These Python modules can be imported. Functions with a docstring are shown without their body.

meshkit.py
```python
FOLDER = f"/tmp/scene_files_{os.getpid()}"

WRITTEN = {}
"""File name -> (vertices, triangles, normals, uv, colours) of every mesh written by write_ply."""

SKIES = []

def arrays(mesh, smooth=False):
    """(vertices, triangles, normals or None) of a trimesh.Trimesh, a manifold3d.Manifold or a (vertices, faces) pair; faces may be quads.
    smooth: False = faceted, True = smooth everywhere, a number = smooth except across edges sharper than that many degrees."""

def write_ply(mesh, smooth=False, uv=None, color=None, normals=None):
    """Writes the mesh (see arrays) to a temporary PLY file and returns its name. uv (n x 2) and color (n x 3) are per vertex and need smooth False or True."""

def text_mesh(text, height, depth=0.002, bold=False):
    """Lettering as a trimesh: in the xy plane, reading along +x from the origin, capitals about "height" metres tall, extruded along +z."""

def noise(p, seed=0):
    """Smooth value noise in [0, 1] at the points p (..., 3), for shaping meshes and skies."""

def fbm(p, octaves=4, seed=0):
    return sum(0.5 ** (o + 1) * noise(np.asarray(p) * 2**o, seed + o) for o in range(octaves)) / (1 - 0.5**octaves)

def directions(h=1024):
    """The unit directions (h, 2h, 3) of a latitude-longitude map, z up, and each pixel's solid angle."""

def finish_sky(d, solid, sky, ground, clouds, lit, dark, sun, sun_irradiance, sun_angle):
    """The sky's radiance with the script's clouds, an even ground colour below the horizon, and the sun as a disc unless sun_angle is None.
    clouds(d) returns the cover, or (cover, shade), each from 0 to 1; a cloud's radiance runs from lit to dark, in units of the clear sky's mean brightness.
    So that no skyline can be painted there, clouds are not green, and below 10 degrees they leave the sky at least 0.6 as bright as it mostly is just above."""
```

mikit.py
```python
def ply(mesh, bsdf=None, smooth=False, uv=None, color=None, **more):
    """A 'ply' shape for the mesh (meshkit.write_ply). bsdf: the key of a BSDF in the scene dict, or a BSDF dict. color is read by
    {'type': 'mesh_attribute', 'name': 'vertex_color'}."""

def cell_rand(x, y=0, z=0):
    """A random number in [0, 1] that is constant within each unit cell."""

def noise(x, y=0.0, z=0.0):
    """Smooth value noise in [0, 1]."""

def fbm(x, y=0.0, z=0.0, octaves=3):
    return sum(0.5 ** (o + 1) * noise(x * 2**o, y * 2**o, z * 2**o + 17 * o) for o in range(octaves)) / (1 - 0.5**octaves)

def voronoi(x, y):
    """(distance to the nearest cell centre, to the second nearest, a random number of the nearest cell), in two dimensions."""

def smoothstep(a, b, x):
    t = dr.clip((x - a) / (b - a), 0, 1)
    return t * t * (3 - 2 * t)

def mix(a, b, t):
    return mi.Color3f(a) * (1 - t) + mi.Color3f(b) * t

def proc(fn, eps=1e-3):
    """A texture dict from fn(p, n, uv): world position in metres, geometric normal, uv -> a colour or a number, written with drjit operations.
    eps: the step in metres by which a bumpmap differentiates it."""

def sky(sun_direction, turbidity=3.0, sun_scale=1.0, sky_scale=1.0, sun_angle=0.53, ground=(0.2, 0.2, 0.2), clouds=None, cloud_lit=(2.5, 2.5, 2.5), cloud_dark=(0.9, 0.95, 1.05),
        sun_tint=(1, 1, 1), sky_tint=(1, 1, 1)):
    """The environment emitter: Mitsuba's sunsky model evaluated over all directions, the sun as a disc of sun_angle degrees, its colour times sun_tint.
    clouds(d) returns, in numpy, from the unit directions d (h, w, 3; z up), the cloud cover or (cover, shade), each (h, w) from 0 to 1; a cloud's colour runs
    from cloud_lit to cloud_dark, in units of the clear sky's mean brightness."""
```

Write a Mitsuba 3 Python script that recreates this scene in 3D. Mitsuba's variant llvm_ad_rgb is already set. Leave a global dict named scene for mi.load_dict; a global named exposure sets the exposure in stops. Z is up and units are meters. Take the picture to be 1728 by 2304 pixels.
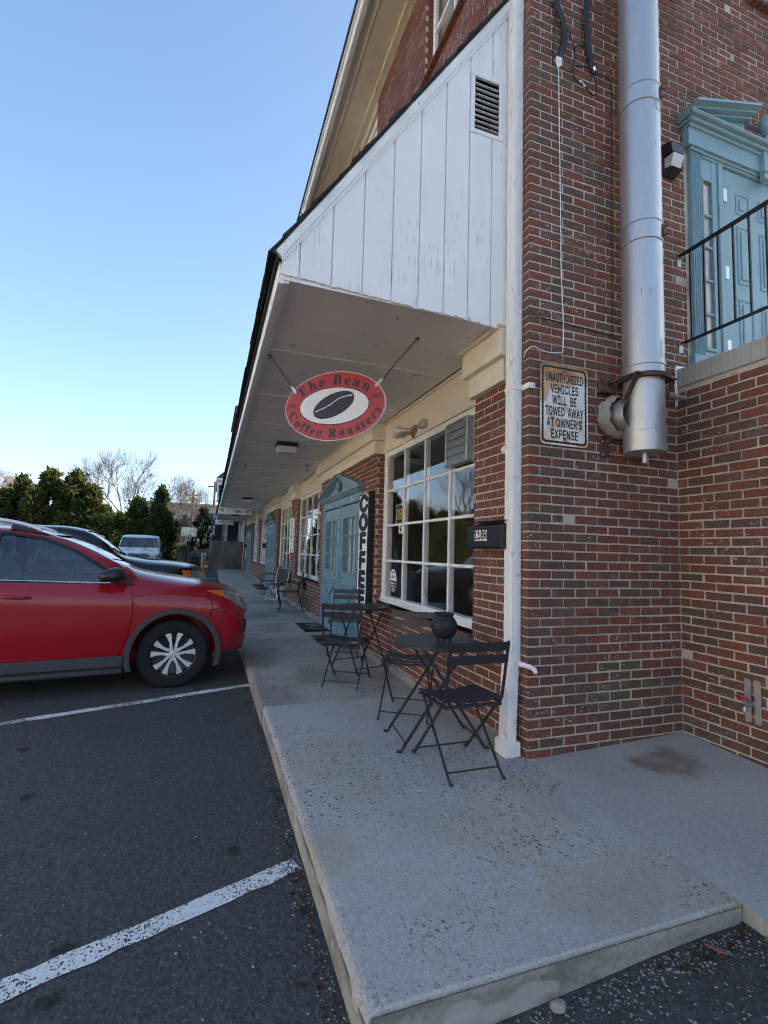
import math, random
import numpy as np, trimesh, drjit as dr, mitsuba as mi
import mikit, meshkit
from shapely.geometry import Polygon, box as sbox, LineString, Point
from shapely import affinity
from shapely.ops import unary_union

scene, labels = {}, {}
rng = np.random.default_rng(7)
random.seed(7)
TF = mi.ScalarTransform4f
PI = math.pi

# ---------------------------------------------------------------- camera, sky, exposure
EYE = np.array([-2.08807, -2.88510, 1.36444])
FWD = np.array([0.33183, 0.93978, 0.08192])
UPV = np.array([-0.05362, -0.06791, 0.99625])
scene['camera'] = {'type': 'perspective', 'fov': 76.084, 'fov_axis': 'x', 'near_clip': 0.02, 'far_clip': 2000.0,
                   'to_world': TF().look_at(origin=EYE.tolist(), target=(EYE + FWD).tolist(), up=UPV.tolist())}
SUN = (0.85, 0.07, 0.62)
scene['sky'] = mikit.sky(SUN, turbidity=3.6, ground=(0.16, 0.16, 0.15), sky_tint=(1.03, 1.0, 0.97))
exposure = 3.35

# ---------------------------------------------------------------- helpers
_cnt = {}
def key(name, parent=None):
    base = f'{parent}__{name}' if parent else name
    n = _cnt.get(base, 0); _cnt[base] = n + 1
    return base if n == 0 else f'{base}_{n:03d}'
def thing(name, label, cat, group=None):
    k = key(name); labels[k] = {'label': label, 'category': cat}
    if group: labels[k]['group'] = group
    return k
def obj(name, mesh, mat, parent=None, smooth=False, uv=None, label=None, M=None, kind=None, cat=None, group=None):
    """one entry of the scene; mesh may be a trimesh, a (v, f) pair or a ready ply dict"""
    k = key(name, parent)
    d = dict(mesh) if isinstance(mesh, dict) else mikit.ply(mesh, mat, smooth=smooth, uv=uv)
    if M is not None: d['to_world'] = M
    scene[k] = d
    if label or kind or cat:
        labels[k] = {a: b for a, b in (('label', label), ('kind', kind), ('category', cat), ('group', group)) if b}
    return k
def struct(name, mesh, mat, smooth=False, label=None, uv=None):
    return obj(name, mesh, mat, None, smooth, uv, label, kind='structure')
cat = trimesh.util.concatenate
def tm(v, f): return trimesh.Trimesh(np.asarray(v, float), np.asarray(f), process=False)
_BF = np.array([[0,2,3],[0,3,1],[4,5,7],[4,7,6],[0,1,5],[0,5,4],[2,6,7],[2,7,3],[0,4,6],[0,6,2],[1,3,7],[1,7,5]])
def box(x0, x1, y0, y1, z0, z1):
    v = np.array([[x, y, z] for z in (z0, z1) for y in (y0, y1) for x in (x0, x1)], float)
    return tm(v, _BF)
def hull(pts):
    m = trimesh.Trimesh(np.asarray(pts, float)).convex_hull if False else trimesh.convex.convex_hull(np.asarray(pts, float))
    return m
def cbox(x0, x1, y0, y1, z0, z1, b=0.004):
    b = min(b, 0.45 * min(x1 - x0, y1 - y0, z1 - z0))
    p = []
    for sx, x in ((1, x0), (-1, x1)):
        for sy, y in ((1, y0), (-1, y1)):
            for sz, z in ((1, z0), (-1, z1)):
                p += [(x + sx*b, y + sy*b, z), (x + sx*b, y, z + sz*b), (x, y + sy*b, z + sz*b)]
    return hull(p)
def tube(pts, r, n=8, closed=False, caps=True):
    p = np.asarray(pts, float)
    if closed: p = np.vstack([p, p[:1]])
    t = np.gradient(p, axis=0)
    if closed: t[0] = t[-1] = p[1] - p[-2]
    t /= np.linalg.norm(t, axis=1, keepdims=True) + 1e-12
    a = np.cross(t[0], [0, 0, 1.0] if abs(t[0][2]) < 0.9 else [1.0, 0, 0]); a /= np.linalg.norm(a)
    A = []
    for i in range(len(p)):
        a = a - t[i] * (a @ t[i]); a /= np.linalg.norm(a); A.append(a)
    A = np.array(A); B = np.cross(t, A)
    rr = np.broadcast_to(np.asarray(r, float), (len(p),))
    ang = np.arange(n) * 2 * PI / n
    v = p[:, None] + rr[:, None, None] * (np.cos(ang)[None, :, None] * A[:, None] + np.sin(ang)[None, :, None] * B[:, None])
    f = []
    for i in range(len(p) - 1):
        for j in range(n):
            q = (j + 1) % n
            f += [[i*n+j, i*n+q, (i+1)*n+q], [i*n+j, (i+1)*n+q, (i+1)*n+j]]
    v = v.reshape(-1, 3)
    if caps and not closed:
        L = len(v); v = np.vstack([v, p[:1], p[-1:]]); e = (len(p)-1)*n
        for j in range(n):
            q = (j + 1) % n
            f += [[L, q, j], [L+1, e+j, e+q]]
    return tm(v, f)
def bar(p0, p1, w, h, up=(0, 0, 1)):
    """rectangular bar from p0 to p1, w across, h along 'up'"""
    p0, p1 = np.asarray(p0, float), np.asarray(p1, float)
    d = p1 - p0; d /= np.linalg.norm(d)
    s = np.cross(d, up); s /= np.linalg.norm(s); u = np.cross(s, d)
    v = [p + a*s*w/2 + b*u*h/2 for p in (p0, p1) for b in (-1, 1) for a in (-1, 1)]
    m = tm(v, _BF); m.fix_normals(); return m
def lathe(prof, n=24, axis='z', c=(0, 0, 0)):
    pr = np.asarray(prof, float); ang = np.arange(n) * 2 * PI / n
    v = np.stack([pr[:, :1] * np.cos(ang), pr[:, :1] * np.sin(ang), np.repeat(pr[:, 1:2], n, 1)], -1).reshape(-1, 3)
    f = []
    for i in range(len(pr) - 1):
        for j in range(n):
            q = (j + 1) % n
            f += [[i*n+j, i*n+q, (i+1)*n+q], [i*n+j, (i+1)*n+q, (i+1)*n+j]]
    if axis == 'x': v = v[:, [2, 0, 1]]
    elif axis == 'y': v = v[:, [1, 2, 0]]
    return tm(v + np.asarray(c, float), f)
def prism(poly, d, plane='xy', at=0.0):
    """shapely polygon (or list of points) extruded by d from 'at'. plane 'xy'->z, 'xz'->y, 'yz'->x"""
    if not hasattr(poly, 'geom_type'): poly = Polygon(poly)
    ms = [trimesh.creation.extrude_polygon(g, d, engine='earcut') for g in getattr(poly, 'geoms', [poly]) if g.area > 1e-9]
    m = cat(ms); v = m.vertices.copy()
    if plane == 'xz': v = v[:, [0, 2, 1]]; f = m.faces[:, ::-1]
    elif plane == 'yz': v = v[:, [2, 0, 1]]; f = m.faces
    else: f = m.faces
    v['xyz'.index({'xy': 'z', 'xz': 'y', 'yz': 'x'}[plane])] if False else None
    ax = {'xy': 2, 'xz': 1, 'yz': 0}[plane]
    v[:, ax] += at
    return tm(v, f)
def xf(m, M):
    m = m.copy(); m.apply_transform(np.asarray(M)); return m
def rotz(a, c=(0, 0, 0)): return trimesh.transformations.rotation_matrix(a, [0, 0, 1], c)
def rot(a, ax, c=(0, 0, 0)): return trimesh.transformations.rotation_matrix(a, ax, c)
def mv(m, d): m = m.copy(); m.apply_translation(d); return m
def grid(x0, x1, y0, y1, z, nx, ny, fn=None):
    xs, ys = np.meshgrid(np.linspace(x0, x1, nx+1), np.linspace(y0, y1, ny+1), indexing='ij')
    zz = np.full(xs.shape, z, float) if fn is None else fn(xs, ys)
    v = np.stack([xs, ys, zz], -1).reshape(-1, 3); f = []
    i, j = np.meshgrid(np.arange(nx), np.arange(ny), indexing='ij'); a = (i*(ny+1)+j).ravel()
    f = np.vstack([np.stack([a, a+ny+1, a+ny+2], 1), np.stack([a, a+ny+2, a+1], 1)])
    return tm(v, f)
def proj(P):
    """rough pixel of points, only to rank pieces by the size they show"""
    d = np.atleast_2d(P) - EYE; z = d @ FWD; R = np.cross(FWD, UPV)
    return np.stack([864 + 1104*(d@R)/np.maximum(z, .05), 1152 - 1104*(d@UPV)/np.maximum(z, .05)], 1), z
# glyph outlines as polygons
import glob
def _font(serif):
    from PIL import ImageFont
    n = glob.glob('/opt/blender-*/*/datafiles/fonts/' + ('NotoSansMath-Regular.woff2' if serif else 'Inter.woff2'))
    return ImageFont.truetype(n[0], 96) if n else ImageFont.truetype(glob.glob('/opt/blender-*/*/datafiles/fonts/Inter.woff2')[0], 96)
_FC = {}
def glyph(ch, serif=False, bold=0):
    """(polygon in units of cap height about 1, advance)"""
    from PIL import Image, ImageDraw
    if serif not in _FC: _FC[serif] = _font(serif)
    fo = _FC[serif]; c = ch
    if serif:
        o = ord(ch)
        if 65 <= o <= 90: c = chr(0x1D400 + o - 65)
        elif 97 <= o <= 122: c = chr(0x1D41A + o - 97)
        elif 48 <= o <= 57: c = chr(0x1D7CE + o - 48)
    adv = fo.getlength(c) / 68.0
    x0, y0, x1, y1 = fo.getbbox(c, anchor='ls', stroke_width=bold)
    if x1 <= x0 or y1 <= y0: return None, adv
    im = Image.new('L', (int(x1-x0)+8, int(y1-y0)+8))
    ImageDraw.Draw(im).text((4-x0, 4-y0), c, 255, fo, anchor='ls', stroke_width=bold)
    on = np.pad(np.asarray(im) > 127, ((0, 0), (1, 1))).astype(np.int8)
    r, s = np.nonzero(np.diff(on, axis=1) == 1); e = np.nonzero(np.diff(on, axis=1) == -1)[1]
    sh = unary_union([sbox(a, -q-1, b, -q) for a, b, q in zip(s, e, r)]).buffer(.6).buffer(-.6).simplify(.8)
    return affinity.affine_transform(sh, [1/68., 0, 0, 1/68., (x0-4)/68., (4-y0)/68.]), adv
def text_poly(t, h, serif=False, bold=0, sx=1.0, gap=0.0, center=True):
    x, out = 0, []
    for ch in t:
        g, a = glyph(ch, serif, bold)
        if g is not None: out.append(affinity.translate(g, x, 0))
        x += a + gap
    u = unary_union(out); u = affinity.scale(u, h*sx, h, origin=(0, 0))
    return affinity.translate(u, -x*h*sx/2, 0) if center else u
def flat(poly, M, d=0.0015):
    """polygon drawn in a local plane and placed by the 4x4 matrix M (x right, y up, z out)"""
    return xf(prism(poly, d), M)
def frame(o, xdir, ydir):
    x = np.asarray(xdir, float); x /= np.linalg.norm(x); y = np.asarray(ydir, float); y = y - x*(x@y); y /= np.linalg.norm(y)
    M = np.eye(4); M[:3, 0], M[:3, 1], M[:3, 2], M[:3, 3] = x, y, np.cross(x, y), o; return M
# ---------------------------------------------------------------- materials
P, fbm, noise, vor, cr, ss, mix = mikit.proc, mikit.fbm, mikit.noise, mikit.voronoi, mikit.cell_rand, mikit.smoothstep, mikit.mix
C3 = mi.Color3f
def rgb(*c): return {'type': 'rgb', 'value': list(c)}
def mat(name, col, rough=0.6, metal=0.0, spec=0.5, bump=None, scale=1.0, **kw):
    b = {'type': 'principled', 'base_color': col if isinstance(col, dict) else rgb(*col), 'roughness': rough, 'metallic': metal, **({'specular': spec} if not metal else {}), **kw}
    if bump is not None: b = {'type': 'bumpmap', 'arbitrary': bump, 'scale': scale, 'bsdf': b}
    scene[name] = {'type': 'twosided', 'bsdf': b}
    return name
def f_brick(p, n, uv):
    h, v = uv.y, uv.x
    c = mix(C3(.185, .068, .050), C3(.145, .068, .050), ss(0.0, .35, h))
    c = mix(c, C3(.115, .074, .062), ss(.35, .7, h))
    c = mix(c, C3(.105, .090, .052), ss(.8, 1.0, h))
    g = fbm(p.x*90, p.y*90, p.z*90, 3); g2 = fbm(p.x*18, p.y*18, p.z*26, 2)
    c = c * (0.80 + 0.38*v) * (0.74 + 0.52*g) * (0.84 + .32*g2)
    # lime bloom: pale ragged blotches
    e = ss(.60, .72, fbm(p.x*5 + 3, p.y*5, p.z*7, 3)) * ss(.52, .62, fbm(p.x*40, p.y*40, p.z*40, 2))
    c = mix(c, C3(.36, .31, .31), e*.16)
    s = ss(.83, .86, noise(p.x*70, p.y*70, p.z*70)) * ss(.55, .7, noise(p.x*4, p.y*4, p.z*4 + 9))
    return mix(c, C3(.5, .46, .44), s*.6)
mat('brick_clay', P(f_brick), 0.85, spec=.25, bump=P(lambda p, n, uv: fbm(p.x*120, p.y*120, p.z*120, 3)*.0022), scale=1.0)
def f_mortar(p, n, uv):
    g = fbm(p.x*60, p.y*60, p.z*60, 3); d = fbm(p.x*2.2, p.y*2.2, p.z*2.2 + 4, 3)
    return mix(C3(.46, .42, .36), C3(.32, .295, .26), ss(.52, .72, d)) * (.82 + .36*g)
mat('mortar', P(f_mortar), .95, spec=.2)
def f_agg(p, n, uv):
    wx = p.x + .010*(noise(p.x*95, p.y*95, p.z*95) - .5) + p.z*.7; wy = p.y + .010*(noise(p.x*95 + 40, p.y*95, p.z*95) - .5) + p.z*.6
    base = mix(C3(.43, .42, .395), C3(.32, .315, .30), fbm(p.x*2.3, p.y*2.3, 1., 4)) * (.80 + .40*fbm(p.x*150, p.y*150, p.z*150, 2))
    wear = ss(.36, .60, fbm(p.x*1.3, p.y*1.3 + 5, 2., 3)); w0 = .35 + .65*wear
    d, e, w = vor(wx*105, wy*105)                         # fine stones, every tone
    c = mix(base, mix(C3(.20, .195, .19), C3(.52, .50, .47), w), ss(.46, .30, d)*.55*w0)
    d, e, w = vor(wx*58 + 3, wy*58); g = noise(wx*30, wy*30, 7.)
    k = ss(.44*g + .10, .40*g, d)*ss(.60, .64, w); t = mix(C3(.10, .10, .105), C3(.26, .235, .215), ss(.70, .9, w)); t = mix(t, C3(.55, .53, .50), ss(.93, .94, w))
    c = mix(c, t, k*.9*w0)
    d, e, w = vor(wx*27 + 9, wy*27)
    c = mix(c, mix(C3(.06, .062, .07), C3(.16, .15, .15), ss(.92, .99, w)), ss(.27, .20, d + .05*noise(wx*60, wy*60, 2.))*ss(.885, .89, w)*.9*wear)
    y = ss(.58, .74, fbm(p.x*1.7 + 11, p.y*1.7, 3., 4)); c = mix(c, c*C3(.95, .86, .66), y*.55)
    cr_ = ss(.012, .004, dr.abs(fbm(p.x*1.6 + 2, p.y*1.6 + 7, 1., 3) - .5))*ss(.5, .62, fbm(p.x*.9, p.y*.9, 9., 2))   # hairline cracks
    return mix(c, C3(.12, .115, .11), cr_*.6)
mat('aggregate_concrete', P(f_agg), .8, spec=.35, bump=P(lambda p, n, uv: fbm(p.x*90, p.y*90, p.z*90, 2)*.004))
def f_oldc(p, n, uv):
    c = mix(C3(.35, .32, .28), C3(.24, .225, .20), ss(.35, .7, fbm(p.x*2.1, p.y*2.1, p.z*2 + 2, 4)))
    c = c * (.72 + .56*fbm(p.x*95, p.y*95, p.z*95, 3))
    s = ss(.72, .78, noise(p.x*60, p.y*60, p.z*60))
    return mix(c, C3(.1, .1, .1), s*.4)
mat('old_concrete', P(f_oldc), .85, spec=.3, bump=P(lambda p, n, uv: fbm(p.x*110, p.y*110, p.z*110, 2)*.003))
def f_path(p, n, uv):
    c = mix(C3(.40, .39, .37), C3(.32, .315, .30), fbm(p.x*2.6 + 5, p.y*2.6, 0., 4)) * (.80 + .40*fbm(p.x*120, p.y*120, 0., 2))
    # rust stain left below the vent pipe, with a ragged outline
    q = dr.sqrt(dr.square((p.x - .86)*1.15) + dr.square((p.y + .33)*1.5)) + (fbm(p.x*7, p.y*7, 4., 3) - .5)*.34
    r = ss(.40, .12, q) * (.45 + .75*fbm(p.x*16, p.y*16, 8., 3)); core = ss(.16, .02, dr.abs(q - .2))*ss(.4, .6, fbm(p.x*5, p.y*5, 3., 2))
    c = mix(c, C3(.17, .125, .07), r*.72); c = mix(c, C3(.20, .085, .03), core*r*.95)
    s = ss(.88, .92, noise(p.x*70, p.y*70, 3.)); return mix(c, C3(.14, .14, .14), s*.4)
mat('path_concrete', P(f_path), .85, spec=.3, bump=P(lambda p, n, uv: fbm(p.x*120, p.y*120, p.z*120, 2)*.0025))
def f_side(p, n, uv):
    c = mix(C3(.27, .26, .235), C3(.17, .165, .15), ss(.4, .65, fbm(p.x*4, p.y*4, p.z*9, 3))) * (.7 + .6*fbm(p.x*70, p.y*70, p.z*70, 2))
    return mix(c, C3(.42, .42, .40), ss(.66, .70, fbm(p.x*7, p.y*7, p.z*10 + 3, 2))*.5)
mat('kerb_face', P(f_side), .9, spec=.3, bump=P(lambda p, n, uv: fbm(p.x*60, p.y*60, p.z*60, 3)*.006))
def f_asph(p, n, uv):
    c = C3(.060, .060, .060) * (.45 + 1.1*fbm(p.x*85, p.y*85, 1., 3)) * (.72 + .56*fbm(p.x*.55, p.y*.55, 5., 4))
    m = ss(.35, .7, fbm(p.x*.8 + 3, p.y*.8, 2., 3))
    d, e, w = vor(p.x*120, p.y*120); c = mix(c, C3(.24, .235, .22), ss(.40, .2, d)*ss(.93, .96, w)*.7)
    d, e, w = vor(p.x*52 + 3, p.y*52); c = mix(c, C3(.40, .385, .35), ss(.24, .14, d + .1*noise(p.x*150, p.y*150, 1.))*ss(1.005 - .05*m, 1.01 - .05*m, w)*.9)
    d, e, w = vor(p.x*1.5, p.y*1.5 + 4)          # oil drops
    return c * (1 - .6*ss(.11, .06, d + .06*fbm(p.x*25, p.y*25, 0., 2))*ss(.3, .35, w))
mat('asphalt', P(f_asph), .78, spec=.4, bump=P(lambda p, n, uv: fbm(p.x*80, p.y*80, 1., 3)*.010))
def f_line(p, n, uv):
    k = fbm(p.x*150, p.y*150, 2., 3); w = fbm(p.x*7, p.y*7, 1., 3)
    t = ss(.56, .63, k*.70 + w*.36)
    return mix(C3(.70, .71, .70)*(.85 + .3*k), C3(.06, .06, .06), t)
mat('line_paint', P(f_line), .8, spec=.3, bump=P(lambda p, n, uv: fbm(p.x*80, p.y*80, 1., 3)*.008))
def f_panel(p, n, uv):
    c = C3(.80, .80, .80) * (.93 + .1*fbm(p.x*9, p.y*3, p.z*3, 3))
    k = fbm(p.x*130, p.y*20, p.z*7, 2); m = ss(.42, .68, fbm(p.x*2.6, 2., p.z*2.6, 3))
    return mix(c, C3(.46, .46, .46), ss(.68, .78, k)*m*.6)
mat('panel_paint', P(f_panel), .6, spec=.4, bump=P(lambda p, n, uv: fbm(p.x*70, p.y*30, p.z*16, 3)*.004 + fbm(p.x*140, p.y*140, p.z*140, 2)*.0012))
def f_white(p, n, uv):
    c = C3(.78, .78, .77) * (.92 + .12*fbm(p.x*20, p.y*20, p.z*3, 3))
    return mix(c, C3(.38, .37, .36), ss(.70, .78, fbm(p.x*26, p.y*26, p.z*13, 3))*.45)
mat('white_trim', P(f_white), .5, spec=.5)
def f_cream(p, n, uv):
    return C3(.71, .66, .55) * (.90 + .16*fbm(p.x*8, p.y*8, p.z*8, 3)) * (.96 + .08*fbm(p.x*80, p.y*80, p.z*80, 2))
mat('cream_paint', P(f_cream), .55, spec=.4)
def f_soff(p, n, uv):
    c = C3(.70, .68, .64) * (.92 + .14*fbm(p.x*3, p.y*3, 0., 3))
    return mix(c, C3(.2, .19, .18), ss(.93, .95, noise(p.x*14, p.y*14, 2.))*.4)
mat('soffit_paint', P(f_soff), .6, spec=.4)
mat('soffit_trim', (.80, .77, .70), .55)
def f_shing(p, n, uv):
    return C3(.035, .036, .040) * (.6 + .8*fbm(p.x*60, p.y*60, p.z*60, 2)) * (.7 + .6*cr(p.y*3.3, p.z*7.4, 2.))
mat('shingle', P(f_shing), .9, spec=.2)
def f_galv(p, n, uv):
    a = dr.atan2(p.y + .205, p.x - .848)
    sp = vor(a*14, p.z*22)[2]
    c = C3(.52, .53, .55) * (.97 + .05*sp) * (.95 + .10*fbm(p.x*8, p.y*8, p.z*2, 3))
    drip = ss(.60, .74, fbm(a*14, 3., p.z*.9, 3)) * ss(-.2, -.62, a) * ss(-1.75, -1.0, a)
    c = mix(c, C3(.26, .19, .10), drip*.6)
    return mix(c, C3(.20, .09, .04), ss(.80, .86, fbm(a*9, 1., p.z*7, 3))*.5)
mat('galvanized', P(f_galv), .46, metal=.8)
def f_rust(p, n, uv): return mix(C3(.05, .042, .038), C3(.17, .07, .035), ss(.48, .65, fbm(p.x*30, p.y*30, p.z*30, 3)))
mat('rusty_iron', P(f_rust), .8, spec=.4)
mat('black_iron', (.012, .013, .018), .45, spec=.5)
mat('furniture_metal', (.022, .023, .027), .48, spec=.5)
mat('furniture_top', (.030, .032, .038), .42, spec=.5)
mat('cauldron_iron', (.018, .018, .020), .62, spec=.4)
def f_blue(p, n, uv): return C3(.185, .310, .365) * (.88 + .2*fbm(p.x*12, p.y*12, p.z*5, 3))
mat('blue_paint', P(f_blue), .45, spec=.5)
mat('dark_hole', (.01, .01, .01), .9)
mat('steel', (.62, .62, .63), .3, metal=.9)
mat('dull_aluminium', P(lambda p, n, uv: C3(.40, .41, .41)*(.75 + .4*fbm(p.x*14, p.y*9, p.z*24, 3))), .45, metal=.8)
mat('black_plastic', (.016, .016, .018), .38)
mat('cable_black', (.018, .018, .022), .5)
mat('white_plastic', (.75, .75, .74), .4)
mat('paper_white', (.80, .80, .79), .7)
mat('ink_black', (.012, .012, .014), .6)
mat('ink_navy', (.016, .018, .045), .55)
mat('sign_red', P(lambda p, n, uv: C3(.37, .028, .040)*(.85 + .3*fbm(p.x*10, p.y*10, p.z*10, 3))), .38, spec=.5)
mat('sign_white', P(lambda p, n, uv: C3(.70, .71, .72)*(.9 + .15*fbm(p.x*30, p.y*30, p.z*30, 3))), .45)
def f_tow(p, n, uv):
    x, z = p.x, p.z
    a = fbm(x*16, 1., z*9, 4); b = fbm(x*4 + 3, 2., z*3, 3)
    top = ss(2.50, 2.74, z + (b - .5)*.25)
    r = ss(.40, .60, a*.6 + b*.25 + top*.42 + ss(2.28, 2.2, z)*.10)
    c = mix(C3(.70, .69, .66), C3(.52, .30, .14), r*.9); return mix(c, C3(.34, .14, .055), ss(.52, .68, a*.55 + top*.42)*.9)
mat('rusty_sign_face', P(f_tow), .5)
mat('room_wall', (.30, .28, .26), .9); mat('room_floor', (.12, .10, .09), .8); mat('room_dark', (.06, .055, .05), .9)
scene['window_glass'] = {'type': 'thindielectric', 'int_ior': 1.52}
scene['car_glass'] = {'type': 'thindielectric', 'int_ior': 1.55, 'specular_transmittance': rgb(.50, .56, .56)}
scene['dark_glass'] = {'type': 'thindielectric', 'int_ior': 1.55, 'specular_transmittance': rgb(.10, .11, .13)}
scene['bulb_glass'] = {'type': 'twosided', 'bsdf': {'type': 'roughplastic', 'diffuse_reflectance': rgb(.62, .62, .60), 'alpha': .08}}
scene['lens'] = {'type': 'twosided', 'bsdf': {'type': 'roughplastic', 'diffuse_reflectance': rgb(.55, .56, .56), 'alpha': .12}}
def paint(name, col, metal=.25): mat(name, col, .32, spec=.5, clearcoat=1.0, clearcoat_gloss=.96, metallic=metal) if False else scene.__setitem__(name, {'type': 'twosided', 'bsdf': {'type': 'principled', 'base_color': rgb(*col), 'roughness': .34, 'metallic': metal, 'clearcoat': 1.0, 'clearcoat_gloss': .97}})
for n_, c_ in (('red_car_paint', (.33, .010, .020)), ('black_car_paint', (.004, .0045, .006)), ('white_car_paint', (.74, .75, .75))): scene[n_] = {'type': 'twosided', 'bsdf': {'type': 'roughplastic', 'diffuse_reflectance': rgb(*c_), 'alpha': .025, 'int_ior': 1.5, 'nonlinear': False}}
mat('car_trim', (.045, .047, .052), .6); mat('tyre_rubber', (.016, .016, .017), .75, spec=.3); mat('alloy', (.80, .80, .81), .38, metal=.6)
mat('wheel_black', (.014, .014, .015), .4); mat('chrome', (.75, .76, .77), .08, metal=1.0); mat('headlamp', (.30, .31, .32), .12, metal=.6)
mat('amber', (.70, .16, .02), .25); mat('car_interior', (.13, .13, .13), .8); mat('lime_wrap', (.22, .50, .05), .4); mat('teal_wrap', (.05, .36, .46), .4)
mat('orange_plastic', (.75, .15, .03), .5); mat('yellow_plastic', (.55, .38, .06), .6); mat('navy', (.02, .025, .07), .6)
mat('siding_grey', P(lambda p, n, uv: C3(.40, .39, .36)*(.85 + .3*fbm(p.x*2, p.y*2, p.z*5, 3))), .8)
mat('beige_wall', (.42, .37, .30), .85); mat('slate_roof', (.05, .055, .075), .8); mat('wood_pole', (.17, .14, .11), .9)
def f_cwall(p, n, uv):
    c = mix(C3(.24, .215, .175), C3(.15, .135, .115), ss(.35, .65, fbm(p.x*1.4, p.y, p.z*.8, 4)))
    k = ss(.55, .68, fbm(p.x*4, 2., p.z*.9, 3)); return mix(c, C3(.085, .075, .06), k*.6) * (.8 + .4*fbm(p.x*40, p.y*40, p.z*40, 2))
mat('stained_concrete', P(f_cwall), .9)
def f_bark(p, n, uv): return C3(.22, .19, .165) * (.6 + .8*fbm(p.x*8, p.y*8, p.z*3, 3))
mat('bark', P(f_bark), .9)
mat('twig', (.13, .11, .10), .9); mat('pink_twig', (.25, .18, .155), .9)
def leafm(name, a, b):
    fn = lambda p, n, uv: mix(C3(*a), C3(*b), uv.x) * (.7 + .6*uv.y)
    scene[name] = {'type': 'principledthin', 'base_color': P(fn), 'roughness': .6, 'diff_trans': .9, 'spec_trans': 0.0}
leafm('cedar_leaf', (.050, .075, .026), (.15, .16, .055)); leafm('cedar_leaf_dark', (.035, .060, .022), (.085, .115, .040)); leafm('spruce_leaf', (.020, .026, .018), (.05, .055, .04))
leafm('dry_leaf', (.20, .12, .06), (.10, .06, .035)); leafm('brush_leaf', (.20, .19, .13), (.12, .13, .08))
mat('mat_rubber', P(lambda p, n, uv: C3(.020, .021, .02)*(.7 + .6*fbm(p.x*40, p.y*40, 0., 2))), .9)
mat('mat_coir', P(lambda p, n, uv: mix(C3(.12, .10, .06), C3(.035, .035, .03), ss(.45, .55, fbm(p.x*9, p.y*9, 1., 3)))), .95)
mat('terracotta', (.25, .12, .07), .8)
mat('wire_grey', (.30, .30, .31), .5)
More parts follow.
